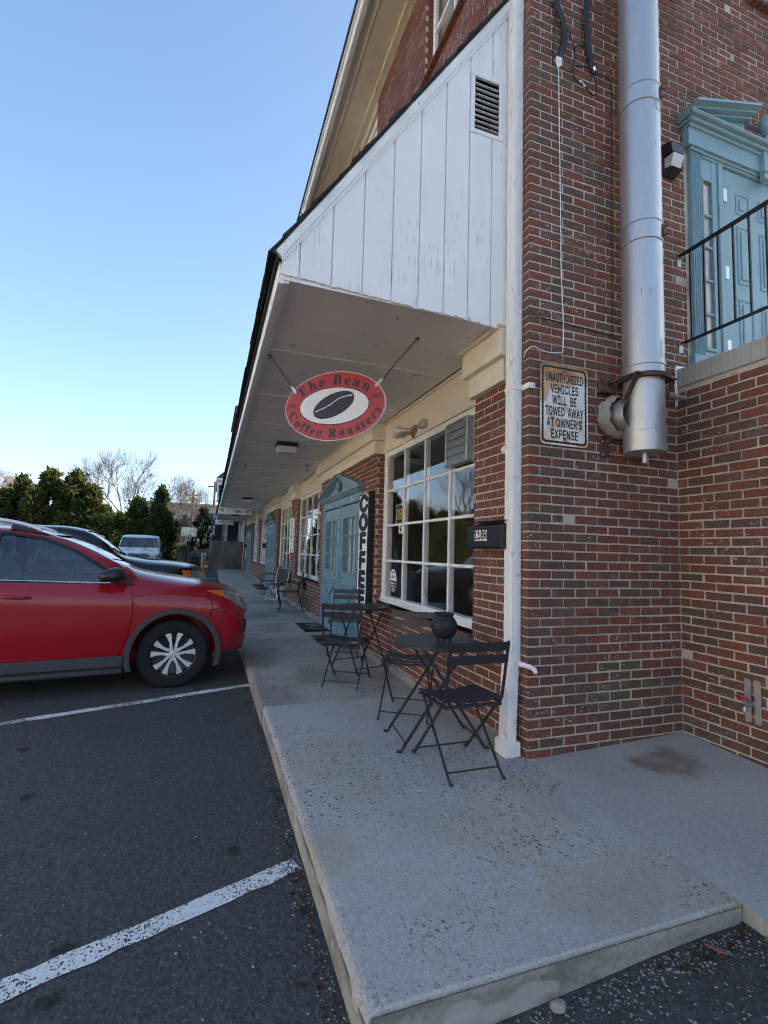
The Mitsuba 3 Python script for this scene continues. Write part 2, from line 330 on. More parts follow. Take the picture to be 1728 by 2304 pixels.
mat('pale_siding', P(lambda p, n, uv: C3(.72, .69, .62)*(.9 + .2*fbm(p.x*2, p.y*2, p.z*6, 3))), .8)
mat('pale_gravel', P(lambda p, n, uv: C3(.40, .35, .27)*(.7 + .6*fbm(p.x*9, p.y*9, 0., 3))), .95)
# ---------------------------------------------------------------- ground
LOT = -0.15
sm_ = lambda t: np.clip(t, 0, 1)**2*(3 - 2*np.clip(t, 0, 1))
lot_z = lambda x, y: LOT + .072*sm_((x + 1.45)/1.4)*sm_((-.85 - y)/.5)*sm_((9 + y)/4)*sm_((5 - x)/3)
near = [-400, -60, -12, -4] + list(np.linspace(-2.4, 2.4, 40)) + [4, 12, 60, 400]; neary = [-300, -60, -12, -6] + list(np.linspace(-4, .4, 40)) + [2, 8, 30, 100, 500]
X_, Y_ = np.meshgrid(near, neary, indexing='ij'); nv = np.stack([X_, Y_, lot_z(X_, Y_)], -1).reshape(-1, 3); ny_ = len(neary); i_, j_ = np.meshgrid(np.arange(len(near)-1), np.arange(ny_-1), indexing='ij'); a_ = (i_*ny_ + j_).ravel()
struct('parking_lot', tm(nv, np.vstack([np.stack([a_, a_+ny_, a_+ny_+1], 1), np.stack([a_, a_+ny_+1, a_+1], 1)])), 'asphalt', smooth=True)
struct('gravel_strip', grid(-20.5, -13.6, 6, 34, LOT + .006, 2, 4), 'pale_gravel')
DIAG = np.array([math.cos(math.radians(20)), math.sin(math.radians(20)), 0])
def paint_line(x, y, length, w=0.1, z=LOT + .004):
    s = np.array([-DIAG[1], DIAG[0], 0])*w/2; a = np.array([x, y, z]); b = a - DIAG*length
    n = 60; e1, e2 = [], []
    r = np.random.default_rng(int(y*100) % 9999)
    for i in range(n+1):
        q = a + (b-a)*i/n; e1.append(q + s*(1 + .10*r.normal())); e2.append(q - s*(1 + .10*r.normal()))
    v = np.vstack([e1, e2]); f = []
    for i in range(n): f += [[i, i+1, n+2+i], [i, n+2+i, n+1+i]]
    return tm(v, np.array(f)[:, ::-1])
for i in range(11):
    struct('parking_line', paint_line(-1.605 + (.02 if i else 0), -.40 + 3.29*i, 5.2), 'line_paint')
struct('parking_line', mv(paint_line(-1.60, -3.69, 5.2), (0, 0, 0)), 'line_paint')

# sidewalk: cast slabs with a rounded nose on the kerb side, open joints between
key('sidewalk'); labels['sidewalk'] = {'label': 'raised concrete sidewalk along the shop fronts under the canopy', 'kind': 'structure'}
def slab(y0, y1, x0, m, name='slab', z=0.0, seed=0, label=None):
    n = max(4, int((y1-y0)/.06)); r = np.random.default_rng(seed + 50)
    prof = [(x0+.004, LOT-.05), (x0, LOT), (x0-.004, -.035), (x0+.003, -.014), (x0+.012, -.004), (x0+.030, 0), (x0+.10, 0), (0.10, 0), (.10, LOT-.05)]
    k = len(prof); v, f = [], []
    ys = np.linspace(y0+.003, y1-.003, n+1)
    for i, y in enumerate(ys):
        e = .007 if i in (0, n) else 0
        for j, (x, zz) in enumerate(prof):
            jit = .005*r.normal() if 2 <= j <= 5 else 0
            v.append([x + jit*.5, y, z + zz - (e if zz > -.02 else 0) + (.001*r.normal() if 2 <= j <= 4 else 0)])
    # chamfer rows near both ends
    v = np.array(v).reshape(n+1, k, 3)
    v[1, :, 1] = y0 + .010; v[-2, :, 1] = y1 - .010
    for i in range(n):
        for j in range(k-1):
            a, b = i*k+j, i*k+j+1; f += [[a, b, b+k], [a, b+k, a+k]]
    v = v.reshape(-1, 3)
    f += [[j, 0, j+1] for j in range(1, k-1)] + [[n*k+j, n*k+j+1, n*k] for j in range(1, k-1)]
    obj(name, (v, np.array(f)[:, ::-1]), m, 'sidewalk', label=label)
slab(-1.40, 1.60, -1.570, 'aggregate_concrete', label='nearest slab with exposed pebbles in its surface')
jy = [1.60, 5.1, 8.3, 11.5, 14.8, 18.4, 22.2, 26.1, 30.0]
for i in range(len(jy)-1): slab(jy[i], jy[i+1], -1.585 + .004*i, 'old_concrete', seed=i+1)
# kerb faces are rougher and darker: a thin cast strip under the nose
obj('kerb_face', cat([tm(*[(lambda v: v)(np.array([[-1.5765, a, LOT-.01], [-1.5765, b, LOT-.01], [-1.5775, b, -.040], [-1.5775, a, -.040]])), np.array([[0, 2, 1], [0, 3, 2]])]) for a, b in ((-1.396, 1.594),)] +
    [tm(np.array([[-1.56, -1.4045, LOT-.01], [.0, -1.4045, LOT-.01], [.0, -1.4045, -.016], [-1.56, -1.4045, -.016]]), np.array([[0, 1, 2], [0, 2, 3]]))]), 'kerb_face', 'sidewalk')
# mortar fillet at the foot of the shop wall
r_ = np.random.default_rng(3)
ys = np.linspace(.2, 30, 400); v, f = [], []
for i, y in enumerate(ys):
    w = .045 + .03*meshkit.noise(np.array([[y*3.1, 0, 0]]))[0]; h = .035 + .04*meshkit.noise(np.array([[y*2.3, 5, 0]]))[0]
    v += [[-w, y, .001], [-w*.4, y, h*.55], [.012, y, h]]
for i in range(len(ys)-1):
    for j in range(2): a = i*3+j; f += [[a, a+3, a+4], [a, a+4, a+1]]
obj('mortar_fillet', (np.array(v), np.array(f)), 'old_concrete', 'sidewalk', label='pale ragged mortar along the foot of the wall')
# side path rising a little to the inner corner, then a ramp to the lot
def pz(x, y): return np.where(y > -1.5, .055*np.clip(x/1.42, 0, 1)*np.clip(1 + y/1.5, 0, 1), -.14*np.clip((-1.5 - y)/1.1, 0, 1)**.9)
pv = grid(.004, 1.46, -1.5, .03, 0, 20, 20, pz); pr_ = grid(.02, 4.0, -2.8, -1.505, 0, 20, 20, lambda x, y: pz(x, y) - .006*np.exp(-((y+1.505)/.012)**2))
side = tm(np.array([[.02, y, z] for y in np.linspace(-2.8, -1.4, 15) for z in (float(pz(np.array(.02), np.array(y))), LOT-.02)]), np.array([[2*i, 2*i+2, 2*i+3] for i in range(14)] + [[2*i, 2*i+3, 2*i+1] for i in range(14)]))
struct('side_path', pv, 'path_concrete', smooth=True); struct('path_ramp', cat([pr_, side]), 'path_concrete')

# ---------------------------------------------------------------- brick building
B = thing('brick_building', 'two storey red brick shop building with white canopy and grey blue doors', 'building')
ZJ = np.concatenate([[-.068, 0.0], np.cumsum(np.array([61,68,66,69,69,73,71,68,71,64,67,65,65,63,69,69,67,63,64,67,69,65,66,65,68,68,68,65,66,71,69,75,72,67,73,73,70,66,72,68,69,71,66,66,60,63,66,70,67,67,67,70,71,68,65,68,65,72,66,63,69,74,63,67,67,64,67,67,68,71,68,68,68,62,69,69,72,66,66,70,66,77])/1000.)])
ZJ = np.concatenate([ZJ, ZJ[-1] + .0677*np.arange(1, 60)])
MORT = .0125
TONES = [(.36 + .40*((i*7) % 9)/8, h) for i, h in enumerate([.02, .08, .15, .22, .3, .36, .42, .5, .62, .12, .25, .05, .33, .55, .7, .18])] + [(.55, .90), (.65, .95)]
def unit_brick(seed):
    """unit box seen from -z... front face at z=0 with worn arrises; spans u 0..1, v 0..1, depth 0..1"""
    r = np.random.default_rng(seed)
    def ring(z, ins): return [[ins + .012*r.normal()*0.4, ins*3 + .0*r.normal(), z], [1-ins + .004*r.normal(), ins*3 + .01*r.normal(), z], [1-ins, 1-ins*3 + .012*r.normal(), z], [ins, 1-ins*3 + .01*r.normal(), z]]
    v = np.array(ring(1, 0.0) + [[0, 0, .09], [1, 0, .09], [1, 1, .09], [0, 1, .09]] + ring(0, .012))
    f = []
    for a in (0, 4):
        for j in range(4):
            q = (j+1) % 4; f += [[a+j, a+4+j, a+4+q], [a+j, a+4+q, a+q]]
    f += [[8, 10, 9], [8, 11, 10]]
    return v, np.array(f)
UB = [unit_brick(s) for s in range(4)]
_bp = {}
def brick_ply(shape, tone):
    if (shape, tone) not in _bp:
        v, f = UB[shape]; _bp[shape, tone] = mikit.ply((v, f), 'brick_clay', uv=np.tile(TONES[tone], (len(v), 1)))
    return _bp[shape, tone]
def brick_field(parent, o, ud, nrm, spans, k0, k1, first, keep=300, tone_fn=None, seed=1, pitch=.2032, depth=.03, header=None):
    """running-bond bricks on the plane o + u*ud + z, facing nrm; spans(k, zmid) -> list of (u0, u1) to fill; first(k) -> bond offset"""
    o, ud, nrm = (np.asarray(a, float) for a in (o, ud, nrm)); r = np.random.default_rng(seed); L = []
    for k in range(k0, k1):
        z0, z1 = ZJ[k] + MORT/2, ZJ[k+1] - MORT/2
        for a, b in spans(k, (z0+z1)/2):
            u = first(k)
            while u > a: u -= pitch
            while u + pitch < a: u += pitch
            while u < b - .02:
                c, d = max(u, a), min(u + pitch - MORT, b)
                if d - c > .022: L.append((c + .0012*r.normal(), d + .0012*r.normal(), z0 + .0008*r.normal(), z1 + .0008*r.normal(), .0016*r.normal()))
                u += pitch
    out = []
    for (c, d, z0, z1, dz) in L:
        t = tone_fn((c+d)/2, (z0+z1)/2, r) if tone_fn else int(r.integers(0, 16))
        M = np.eye(4); M[:3, 0] = ud*(d-c); M[:3, 1] = [0, 0, z1-z0]; M[:3, 2] = -nrm*depth
        tilt = .004*r.normal()
        M[:3, 0] += nrm*tilt*(d-c); M[:3, 3] = o + ud*c + np.array([0, 0, z0]) + nrm*dz
        ctr = M[:3, 3] + M[:3, 0]/2 + M[:3, 1]/2
        out.append((M, t, int(r.integers(0, 4)), ctr))
    cs = np.array([x[3] for x in out]); px, z = proj(cs)
    area = np.array([(d-c)*(z1-z0) for c, d, z0, z1, _ in L]) * np.abs(((cs-EYE) @ nrm))/np.linalg.norm(cs-EYE, axis=1)**3
    seen = (z > .1) & (px[:, 0] > -40) & (px[:, 0] < 1790) & (px[:, 1] > -40) & (px[:, 1] < 2350)
    order = np.argsort(-area*seen); top = set(order[:keep]) & set(np.nonzero(seen)[0])
    rest_v, rest_f, rest_uv, n = [], [], [], 0
    for i, (M, t, s, _) in enumerate(out):
        if i in top: obj('brick', brick_ply(s, t), None, parent, M=TF(M))
        else:
            v, f = UB[s]; rest_v.append(v @ M[:3, :3].T + M[:3, 3]); rest_f.append(f + n); n += len(v); rest_uv.append(np.tile(TONES[t], (len(v), 1)))
    if rest_v: obj('brickwork', (np.vstack(rest_v), np.vstack(rest_f)), 'brick_clay', parent, uv=np.vstack(rest_uv), kind='stuff', label='the farther bricks of the wall')
W0, W1e = .755, 30.05
BAYS = [(.755, 3.33), (6.85, 9.84), (10.66, 13.46), (16.85, 19.68), (20.50, 23.37), (27.66, 29.7)]       # window bays
DOORS = [(3.90, 6.56), (14.0, 16.55), (24.25, 26.8)]
SILL, HEAD = .70, 2.69
# side wall (gable end), facing the camera
side_wall = obj('side_wall', cat([prism([(.0045, -.3), (.0045, 8.4), (4.5, 12.3), (9.0, 8.4), (9.0, -.3)], .24, 'xz', .0045)]), 'mortar', B, label='brick gable wall facing the side path')
INX = 1.415
def side_spans(k, z):
    hd = k % 2 == 0
    a = .0925 + .0105 if hd else .1934 + .0105
    s = [(a, INX - .002)] if z < 2.85 else [(a, 4.2)]
    if z > 2.9: # the doorway and its surround
        s = [(a, 1.56)] + ([(3.42, 4.2)] if z < 5.0 else []) if z < 4.98 else s
    if 6.69 < z: s = [(a, 2.46), (3.5, 4.2)] if z < 8.2 else s
    return s
def side_tone(u, z, r):
    q = r.random()
    if .28 < z < .62 and .42 < u < 1.16 and abs(u - .8) < .42 - abs(z - .44)*1.2 and q < .75: return 16 + int(r.integers(0, 2))
    if z < .5 or u < .42: return int(r.choice([5, 6, 7, 8, 13, 4, 14, 2, 6, 8]))
    return int(r.choice([0, 1, 2, 3, 4, 9, 10, 11, 12, 15, 5, 7, 14, 13]))
brick_field(side_wall, (0, 0, 0), (1, 0, 0), (0, -1, 0), side_spans, 0, 118, lambda k: .0925 + .0098/2 + .0057 if k % 2 == 0 else -.0002, 300, side_tone, 11)
# corner bricks: solid, seen from both sides
def corner_brick(k):
    z0, z1 = ZJ[k] + MORT/2, ZJ[k+1] - MORT/2; a, b = (.0925, .1934) if k % 2 == 0 else (.1934, .0925)
    m = cbox(0, a, 0, b, z0, z1, .0028); return m
r5 = np.random.default_rng(5)
far_v = []
for k in range(0, 120):
    m = corner_brick(k); t = TONES[int(r5.choice([4, 5, 6, 7, 8, 12, 13, 3, 2, 0, 9]))]
    if k < 83: obj('corner_brick', m, 'brick_clay', side_wall, uv=np.tile(t, (len(m.vertices), 1)))
    else: far_v.append((m, t))
obj('corner_brickwork', cat([m for m, _ in far_v]), 'brick_clay', side_wall, uv=np.vstack([np.tile(t, (len(m.vertices), 1)) for m, t in far_v]), kind='stuff', label='the topmost corner bricks')
# front wall (shop fronts)
ops = [sbox(a - .008, SILL - .06, b + .008, 3.2) for a, b in BAYS] + [sbox(a + .12, -.4, b - .12, 2.22) for a, b in DOORS]
fw = sbox(.25, -.3, W1e, 8.38).difference(unary_union(ops + [sbox(.912, 6.84, 2.018, 8.2), sbox(3.822, 6.84, 4.788, 8.2)]))
front_wall = obj('front_wall', prism(fw, .22, 'yz', .0045), 'mortar', B, label='brick shop front with window bays')
def front_spans(k, z):
    a = (.1934 if k % 2 == 0 else .0925) + .0105
    if z > 3.1: return []
    cut = sorted([o for o in BAYS if z > SILL - .07] + [o for o in DOORS if z < 2.3]); s = []
    for c, d in cut: s.append((a, c)); a = d
    s.append((a, W1e)); return [x for x in s if x[1] - x[0] > .03]
def front_tone(u, z, r): return int(r.choice([0, 1, 2, 3, 9, 10, 11, 12, 15, 4, 0, 11, 9, 7]))
brick_field(front_wall, (0, 0, 0), (0, 1, 0), (-1, 0, 0), front_spans, 0, 41, lambda k: -.0002 if k % 2 == 0 else .0925 + .0106, 300, front_tone, 21)
# reveals: the brick returns of the bays, facing the camera (near side of each pier)
rv = []
for i, (a, b) in enumerate(BAYS):
    for k in range(10, 41):
        z0, z1 = ZJ[k] + MORT/2, ZJ[k+1] - MORT/2
        if z1 > 2.72: break
        rv.append((cbox(.031, .135, b + .0008*0 - .004, b + .03, z0, z1, .003), k))
        rv.append((cbox(.031, .135, a - .03, a + .004, z0, z1, .003), k))
obj('reveal_brickwork', cat([m for m, _ in rv]), 'brick_clay', front_wall, uv=np.vstack([np.tile(TONES[int(r5.choice([0, 1, 2, 3, 9, 10, 11, 15]))], (len(m.vertices), 1)) for m, _ in rv]), kind='stuff', label='brick ends inside the window bays')
# rowlock brick sills
for i, (a, b) in enumerate(BAYS):
    n = int((b-a)/.0762); w = (b-a)/n; ms = []
    for j in range(n):
        m = cbox(-.030, .115, a + j*w + .005, a + (j+1)*w - .005, -.06, 0, .004); m = xf(m, rot(math.radians(14), [0, 1, 0])); m = mv(m, (0, 0, SILL + .002 + .002*r5.normal()))
        t = TONES[int(r5.choice([2, 3, 4, 5, 7, 9, 12]))]
        if i < 2: obj('sill_brick', m, 'brick_clay', front_wall, uv=np.tile(t, (len(m.vertices), 1)))
        else: ms.append((m, t))
    if ms: obj('sill_brickwork', cat([m for m, _ in ms]), 'brick_clay', front_wall, uv=np.vstack([np.tile(t, (len(m.vertices), 1)) for m, t in ms]), kind='stuff', label='brick sill of a farther window')
obj('sill_bed', cat([prism([(.02, SILL-.10), (.02, SILL-.055), (.125, SILL-.03), (.125, SILL-.10)], (b-a), 'xz', a) for a, b in BAYS]), 'mortar', front_wall)
# upper storey bricks on the front plane
def up_spans(k, z):
    a = (.1934 if k % 2 == 0 else .0925) + .0105
    if z < 6.84: return [(a, 9.0)]
    return [(a, .92), (2.01, 3.83), (4.78, 9.0)]
up_wall = obj('upper_wall', cat([box(.03, .2, .2, 30, 3.2, 3.3)]), 'mortar', B)
brick_field(up_wall, (0, 0, 0), (0, 1, 0), (-1, 0, 0), up_spans, 58, 124, lambda k: -.0002 if k % 2 == 0 else .0925 + .0106, 300, front_tone, 31)
uj = []
for k in range(100, 124):
    z0, z1 = ZJ[k] + MORT/2, ZJ[k+1] - MORT/2
    if z0 < 6.84: continue
    for yv in (2.01, 4.78): uj.append(cbox(.031, .13, yv - .004, yv + .03, z0, z1, .003))
obj('jamb_brickwork', cat(uj), 'brick_clay', up_wall, uv=np.tile(TONES[1], (sum(len(m.vertices) for m in uj), 1)), kind='stuff', label='brick ends beside the upper windows')
us = []
for a, b in ((.86, 2.07), (3.77, 4.84)):
    n = int((b-a)/.0762); w = (b-a)/n
    us += [mv(xf(cbox(-.045, .10, a + j*w + .005, a + (j+1)*w - .005, -.06, 0, .004), rot(math.radians(12), [0, 1, 0])), (0, 0, 6.845)) for j in range(n)]
for m in us: obj('sill_brick', m, 'brick_clay', up_wall, uv=np.tile(TONES[int(r5.choice([2, 3, 4, 9, 1]))], (len(m.vertices), 1)))

# ---------------------------------------------------------------- windows of the shops
def mullions(a, b, z0, z1, xs, nx, nz, t=.030, d=.065):
    """glazing bars from y=a..b, z0..z1"""
    ms = []
    for i in range(1, nx): y = a + (b-a)*i/nx; ms.append(cbox(xs, xs + d, y - t/2, y + t/2, z0, z1, .004))
    for j in range(1, nz):
        z = z0 + (z1-z0)*j/nz
        for i in range(nx): ms.append(cbox(xs + .002, xs + d*.55, a + (b-a)*i/nx + t/2 - .001, a + (b-a)*(i+1)/nx - t/2 + .001, z - t/2, z + t/2, .004))
    return cat(ms)
WIN = []
for i, (a, b) in enumerate(BAYS):
    nx = 4; w = obj('window', cat([cbox(.095, .19, a + .003, a + .075, SILL + .02, HEAD, .006), cbox(.095, .19, b - .13, b - .003, SILL + .02, HEAD, .006),
        cbox(.093, .19, a + .003, b - .003, HEAD - .07, HEAD + .004, .006), cbox(.075, .19, a + .003, b - .003, SILL + .022, SILL + .085, .008), cbox(.085, .19, a + .004, b - .004, SILL + .085, SILL + .105, .005)]), 'white_trim', B, label=['white window nearest the street corner', 'white window beyond the first doors', None, None, None, None][i])
    g0, g1, h0, h1 = a + .06, b - .13, SILL + .105, HEAD - .07
    obj('glazing_bars', mullions(g0, g1, h0, h1, .098, nx, 4), 'white_trim', w)
    for p in range(nx):
        for q_ in range(4):
            y0, y1 = g0 + (g1-g0)*p/nx, g0 + (g1-g0)*(p+1)/nx; z0, z1 = h0 + (h1-h0)*q_/4, h0 + (h1-h0)*(q_+1)/4
            tl = .004*r5.normal(size=2); x = .113
            obj('pane', tm([[x, y0+.01, z0+.01], [x + .25*tl[0], y1-.01, z0+.01], [x + .25*tl[0] + .12*tl[1], y1-.01, z1-.01], [x + .12*tl[1], y0+.01, z1-.01]], [[0, 1, 2], [0, 2, 3]]), 'window_glass', w)
    obj('head_panel', cat([box(.080, .12, a + .002, b - .002, HEAD + .006, 3.10), cbox(.068, .08, a + .004, b - .004, HEAD + .004, HEAD + .03, .003), cbox(.045, .085, a+.004, b-.004, 3.075, 3.098, .006)]), 'cream_paint', w)
    WIN.append((w, g0, g1, h0, h1))
# rooms behind the glass
for i, (a, b) in enumerate([(.3, 6.6), (6.6, 13.6), (13.6, 23.4), (23.4, 29.9)]):
    rm = obj('shop_room', cat([box(5.0, 5.1, a, b, 0, 3.0), box(.235, 5.0, a - .05, a - .005, 0, 3.0), box(.235, 5.0, b - .075, b - .055, 0, 3.0)]), 'room_wall', B)
    obj('floor', box(.235, 5, a, b - .08, -.02, .012), 'room_floor', rm); obj('ceiling', box(.235, 5, a, b - .08, 2.98, 3.05), 'room_wall', rm)
    if i == 0:
        obj('counter', cat([cbox(2.6, 3.2, .9, 3.6, .02, 1.02, .02), cbox(2.5, 3.3, .8, 3.7, 1.02, 1.07, .01)]), 'room_dark', rm); obj('shelf', cat([cbox(4.6, 4.95, 1, 4, z, z + .04, .01) for z in (1.0, 1.5, 2.0)]), 'room_dark', rm)

# ---------------------------------------------------------------- entablature over the piers and walls
def entab(a, b, wrap_near=False):
    m = cat([cbox(-.112, .10, a, b, 2.868, 3.072, .004), cbox(-.062, .10, a + .035, b - .035, 2.690, 2.866, .004), cbox(-.15, .06, a - .03, b + .03, 3.074, 3.098, .010)])
    obj('frieze_board', m, 'cream_paint', B)
walls = [(.20, .79)] + [(3.27, 6.88), (9.78, 10.70), (13.40, 16.90), (19.62, 20.54), (23.31, 27.70)]
for a, b in walls: entab(a, b)

# ---------------------------------------------------------------- canopy
CX0, CZ, PY = -1.75, 3.10, .20
can = obj('canopy', cat([box(-1.70, .04, PY + .03, 30.0, CZ + .024, CZ + .05)]), 'soffit_paint', B, label='white pent canopy over the sidewalk')
sy = [PY + .02] + [1.354 + 1.3083*k for k in range(22)] + [30.0]
for i in range(len(sy) - 1):
    a, b = sy[i] + .003, sy[i+1] - .003
    obj('soffit_panel', box(-1.705, -.002 + .04, a, b, CZ + .002 + .002*r5.random(), CZ + .022), 'soffit_paint', can)
for y in sy[1:-1]: obj('soffit_batten', cbox(-1.70, .03, y - .019, y + .019, CZ - .006, CZ + .004, .003), 'soffit_trim', can)
obj('edge_board', cat([cbox(-1.762, -1.722, PY + .02, 30.0, CZ - .020, CZ + .125, .004), cbox(-1.722, -1.690, PY + .02, 30.0, CZ - .012, CZ + .01, .003)]), 'white_trim', can)
# gable panel: grooved plywood sheet
SL0, SL1 = np.array([-1.742, 3.208]), np.array([-.03, 5.706])            # lower edge of the rake trim
sl = lambda x: SL0[1] + (x - SL0[0])*(SL1[1]-SL0[1])/(SL1[0]-SL0[0])
gx = [-1.748, -1.631, -1.418, -1.204, -.993, -.79, -.592, -.395, -.201, -.028]
gp = obj('gable_panel', prism(Polygon([(-1.742, CZ + .004), (-1.742, sl(-1.742) + .005), (-.028, sl(-.028) + .005), (-.028, CZ - .02)]).difference(sbox(-.372, 4.575, -.128, 5.045)), .012, 'xz', PY + .012), 'panel_paint', can, label='white painted plywood end of the canopy with vertical grooves')
rj = np.random.default_rng(17)
def bottom(x):   # torn lower edge
    return CZ + .03 - .03*(x + 1.745)/1.7*1.0 - .02*0
for i in range(len(gx)-1):
    a, b = gx[i] + .005, gx[i+1] - .005; bx = np.linspace(a, b, 14); pts = []
    for x in bx:
        z = CZ + .035 - .075*(x + 1.748)/1.72 + .003*rj.normal()
        if -.62 < x < -.28: z += .012*abs(rj.normal())
        if abs(x + .80) < .012: z += .065
        pts.append((x, z))
    pts += [(b, sl(b) + .01), (a, sl(a) + .01)]
    hole = sbox(-.372, 4.575, -.128, 5.045)
    obj('plank', prism(Polygon(pts).difference(hole) if i >= 7 else Polygon(pts), .014, 'xz', PY - .004), 'panel_paint', gp)
# rake boards
dS = np.array([SL1[0]-SL0[0], 0, SL1[1]-SL0[1]]); dS /= np.linalg.norm(dS); nS = np.array([-dS[2], 0, dS[0]])
A0 = np.array([SL0[0], 0, SL0[1]]); Ln = np.linalg.norm(SL1-SL0)
def rake(n0, n1, y0, y1, s0=0.0, s1=0.0):
    q = [A0 + dS*s0 + nS*n0, A0 + dS*(Ln + s1) + nS*n0, A0 + dS*(Ln + s1) + nS*n1, A0 + dS*s0 + nS*n1]
    return prism([(p[0], p[2]) for p in q], y1-y0, 'xz', y0)
obj('rake_board', rake(.020, .068, PY - .030, PY + .008, .018, .02), 'white_trim', can); obj('rake_bead', rake(.0, .0195, PY - .018, PY + .006, .01, .02), 'white_trim', can)
# shingles: courses of tabs, the butt of each standing proud of the next
deck = obj('roof_deck', cat([rake(.069, .080, PY - .02, 30.0, -.005, .02)]), 'wood_pole', can)
ncr = 20; e = (Ln + .06)/ncr
th = math.atan2(dS[2], dS[0])
for c in range(ncr):
    s0 = -.020 + c*e; y = PY - .05 + .012*rj.normal(); tabs = []
    while y < 30.0:
        w = .30 if c % 2 else .305; y2 = min(y + w, 30.0)
        def pt(s, n_, yy): q = A0 + dS*s + nS*n_; return [q[0], yy, q[2]]
        j0 = .006*rj.normal(); thk = .009 + .005*rj.random()
        v = [pt(s0 + j0, .082 + .003, y+.003), pt(s0 + j0, .082 + .003, y2-.003), pt(s0 + e + .05, .0815, y2-.003), pt(s0 + e + .05, .0815, y+.003),
             pt(s0 + j0 - .004, .082 + thk + .012*(y < .4)*rj.random(), y+.003), pt(s0 + j0 - .004, .082 + thk, y2-.003), pt(s0 + e + .05, .086, y2-.003), pt(s0 + e + .05, .086, y+.003)]
        m = tm(v, [[0,1,2],[0,2,3],[4,6,5],[4,7,6],[0,4,5],[0,5,1],[1,5,6],[1,6,2],[3,7,4],[3,4,0]]); tabs.append(m); y = y2
    n_ = 12
    for m in tabs[:n_]: obj('shingle', m, 'shingle', can)
    if tabs[n_:]: obj('shingle_course', cat(tabs[n_:]), 'shingle', can, kind='stuff', label='the farther roof shingles')
obj('roof_edge', cat([tube([(-1.803 + .003*rj.normal(), y, 3.248 + .004*rj.normal()) for y in np.linspace(.17, 30, 120)], .008, 6), cbox(-1.785, -1.764, .19, 30, 3.20, 3.24, .003)]), 'shingle', can)
# louvred vent in the gable panel
vt = obj('louver_vent', cat([cbox(-.392, -.108, PY - .014, PY + .004, 5.028, 5.062, .003), cbox(-.392, -.108, PY - .014, PY + .004, 4.560, 4.595, .003), cbox(-.392, -.358, PY - .0135, PY + .004, 4.59, 5.03, .003), cbox(-.142, -.108, PY - .0135, PY + .004, 4.59, 5.03, .003)]), 'white_trim', can)
for j in range(9): obj('slat', xf(cbox(-.36, -.14, PY - .004, PY + .020, -.002, .002, .001), rot(math.radians(12), [1, 0, 0], (0, PY + .008, 0))).apply_translation((0, 0, 4.635 + .044*j)), 'white_trim', vt)
# ---------------------------------------------------------------- upper eave and main roof
EZ = 8.40
obj('eave_soffit', cat([box(-.525, .02, .0, 30, EZ, EZ + .03), cbox(-.085, .018, .02, 30, EZ - .035, EZ - .002, .006), cbox(-.425, -.400, .0, 30, EZ - .012, EZ - .001, .004)]), 'cream_paint', B)
obj('eave_fascia', cat([cbox(-.610, -.530, -.02, 30, EZ - .045, EZ + .17, .012), cbox(-.645, -.605, -.02, 30, EZ + .08, EZ + .17, .01)]), 'white_trim', B)
obj('main_roof', cat([prism([(-.66, EZ + .175), (4.5, 12.75), (9.66, EZ + .175), (9.66, EZ + .09), (4.5, 12.65), (-.66, EZ + .09)], 30.3, 'xz', -.18)]), 'shingle', B)
obj('rear_wall', cat([box(8.8, 9.0, .25, 30.05, -.3, 8.4), box(0.3, 9, 29.9, 30.05, -.3, 8.4)]), 'mortar', B)
for (a, b, z0, z1) in ((.93, 2.0, 6.86, 8.38), (3.84, 4.77, 6.86, 8.38)):
    w = obj('upper_window', cat([cbox(.085, .14, a, a + .05, z0, z1 - .30, .005), cbox(.085, .14, b - .05, b, z0, z1 - .30, .005), cbox(.08, .14, a, b, z0, z0 + .05, .006), cbox(.08, .14, a, b, z1 - .35, z1 - .30, .005), cbox(.088, .13, a + .05, b - .05, (z0+z1-.3)/2 - .02, (z0+z1-.3)/2 + .02, .004), cbox(.09, .13, (a+b)/2 - .012, (a+b)/2 + .012, z0, z1 - .3, .003)]), 'white_trim', B)
    obj('head_board', box(.05, .12, a, b, z1 - .299, z1 + .02), 'cream_paint', w)
    obj('pane', tm([[.105, a, z0], [.105, b, z0], [.105, b, z1-.3], [.105, a, z1-.3]], [[0, 1, 2], [0, 2, 3]]), 'window_glass', w)
    obj('blind', box(.19, .2, a - .1, b + .1, z0 - .1, z1), 'room_wall', w)
# window in the gable wall, high at the right
w = obj('gable_window', cat([cbox(2.47, 3.49, .04, .09, 6.70, 6.76, .006), cbox(2.47, 2.53, .05, .09, 6.76, 8.2, .005), cbox(3.43, 3.49, .05, .09, 6.76, 8.2, .005)]), 'white_trim', B)
obj('pane', tm([[2.5, .07, 6.7], [3.45, .07, 6.7], [3.45, .07, 8.2], [2.5, .07, 8.2]], [[0, 1, 2], [0, 2, 3]]), 'window_glass', w)
for j in range(15): m = mv(xf(cbox(2.40 + j*.0762, 2.467 + j*.0762, -.045, .06, -.06, 0, .004), rot(math.radians(-10), [1, 0, 0])), (0, 0, 6.69)); obj('sill_brick', m, 'brick_clay', side_wall, uv=np.tile(TONES[int(r5.choice([2, 4, 5, 7]))], (len(m.vertices), 1)))
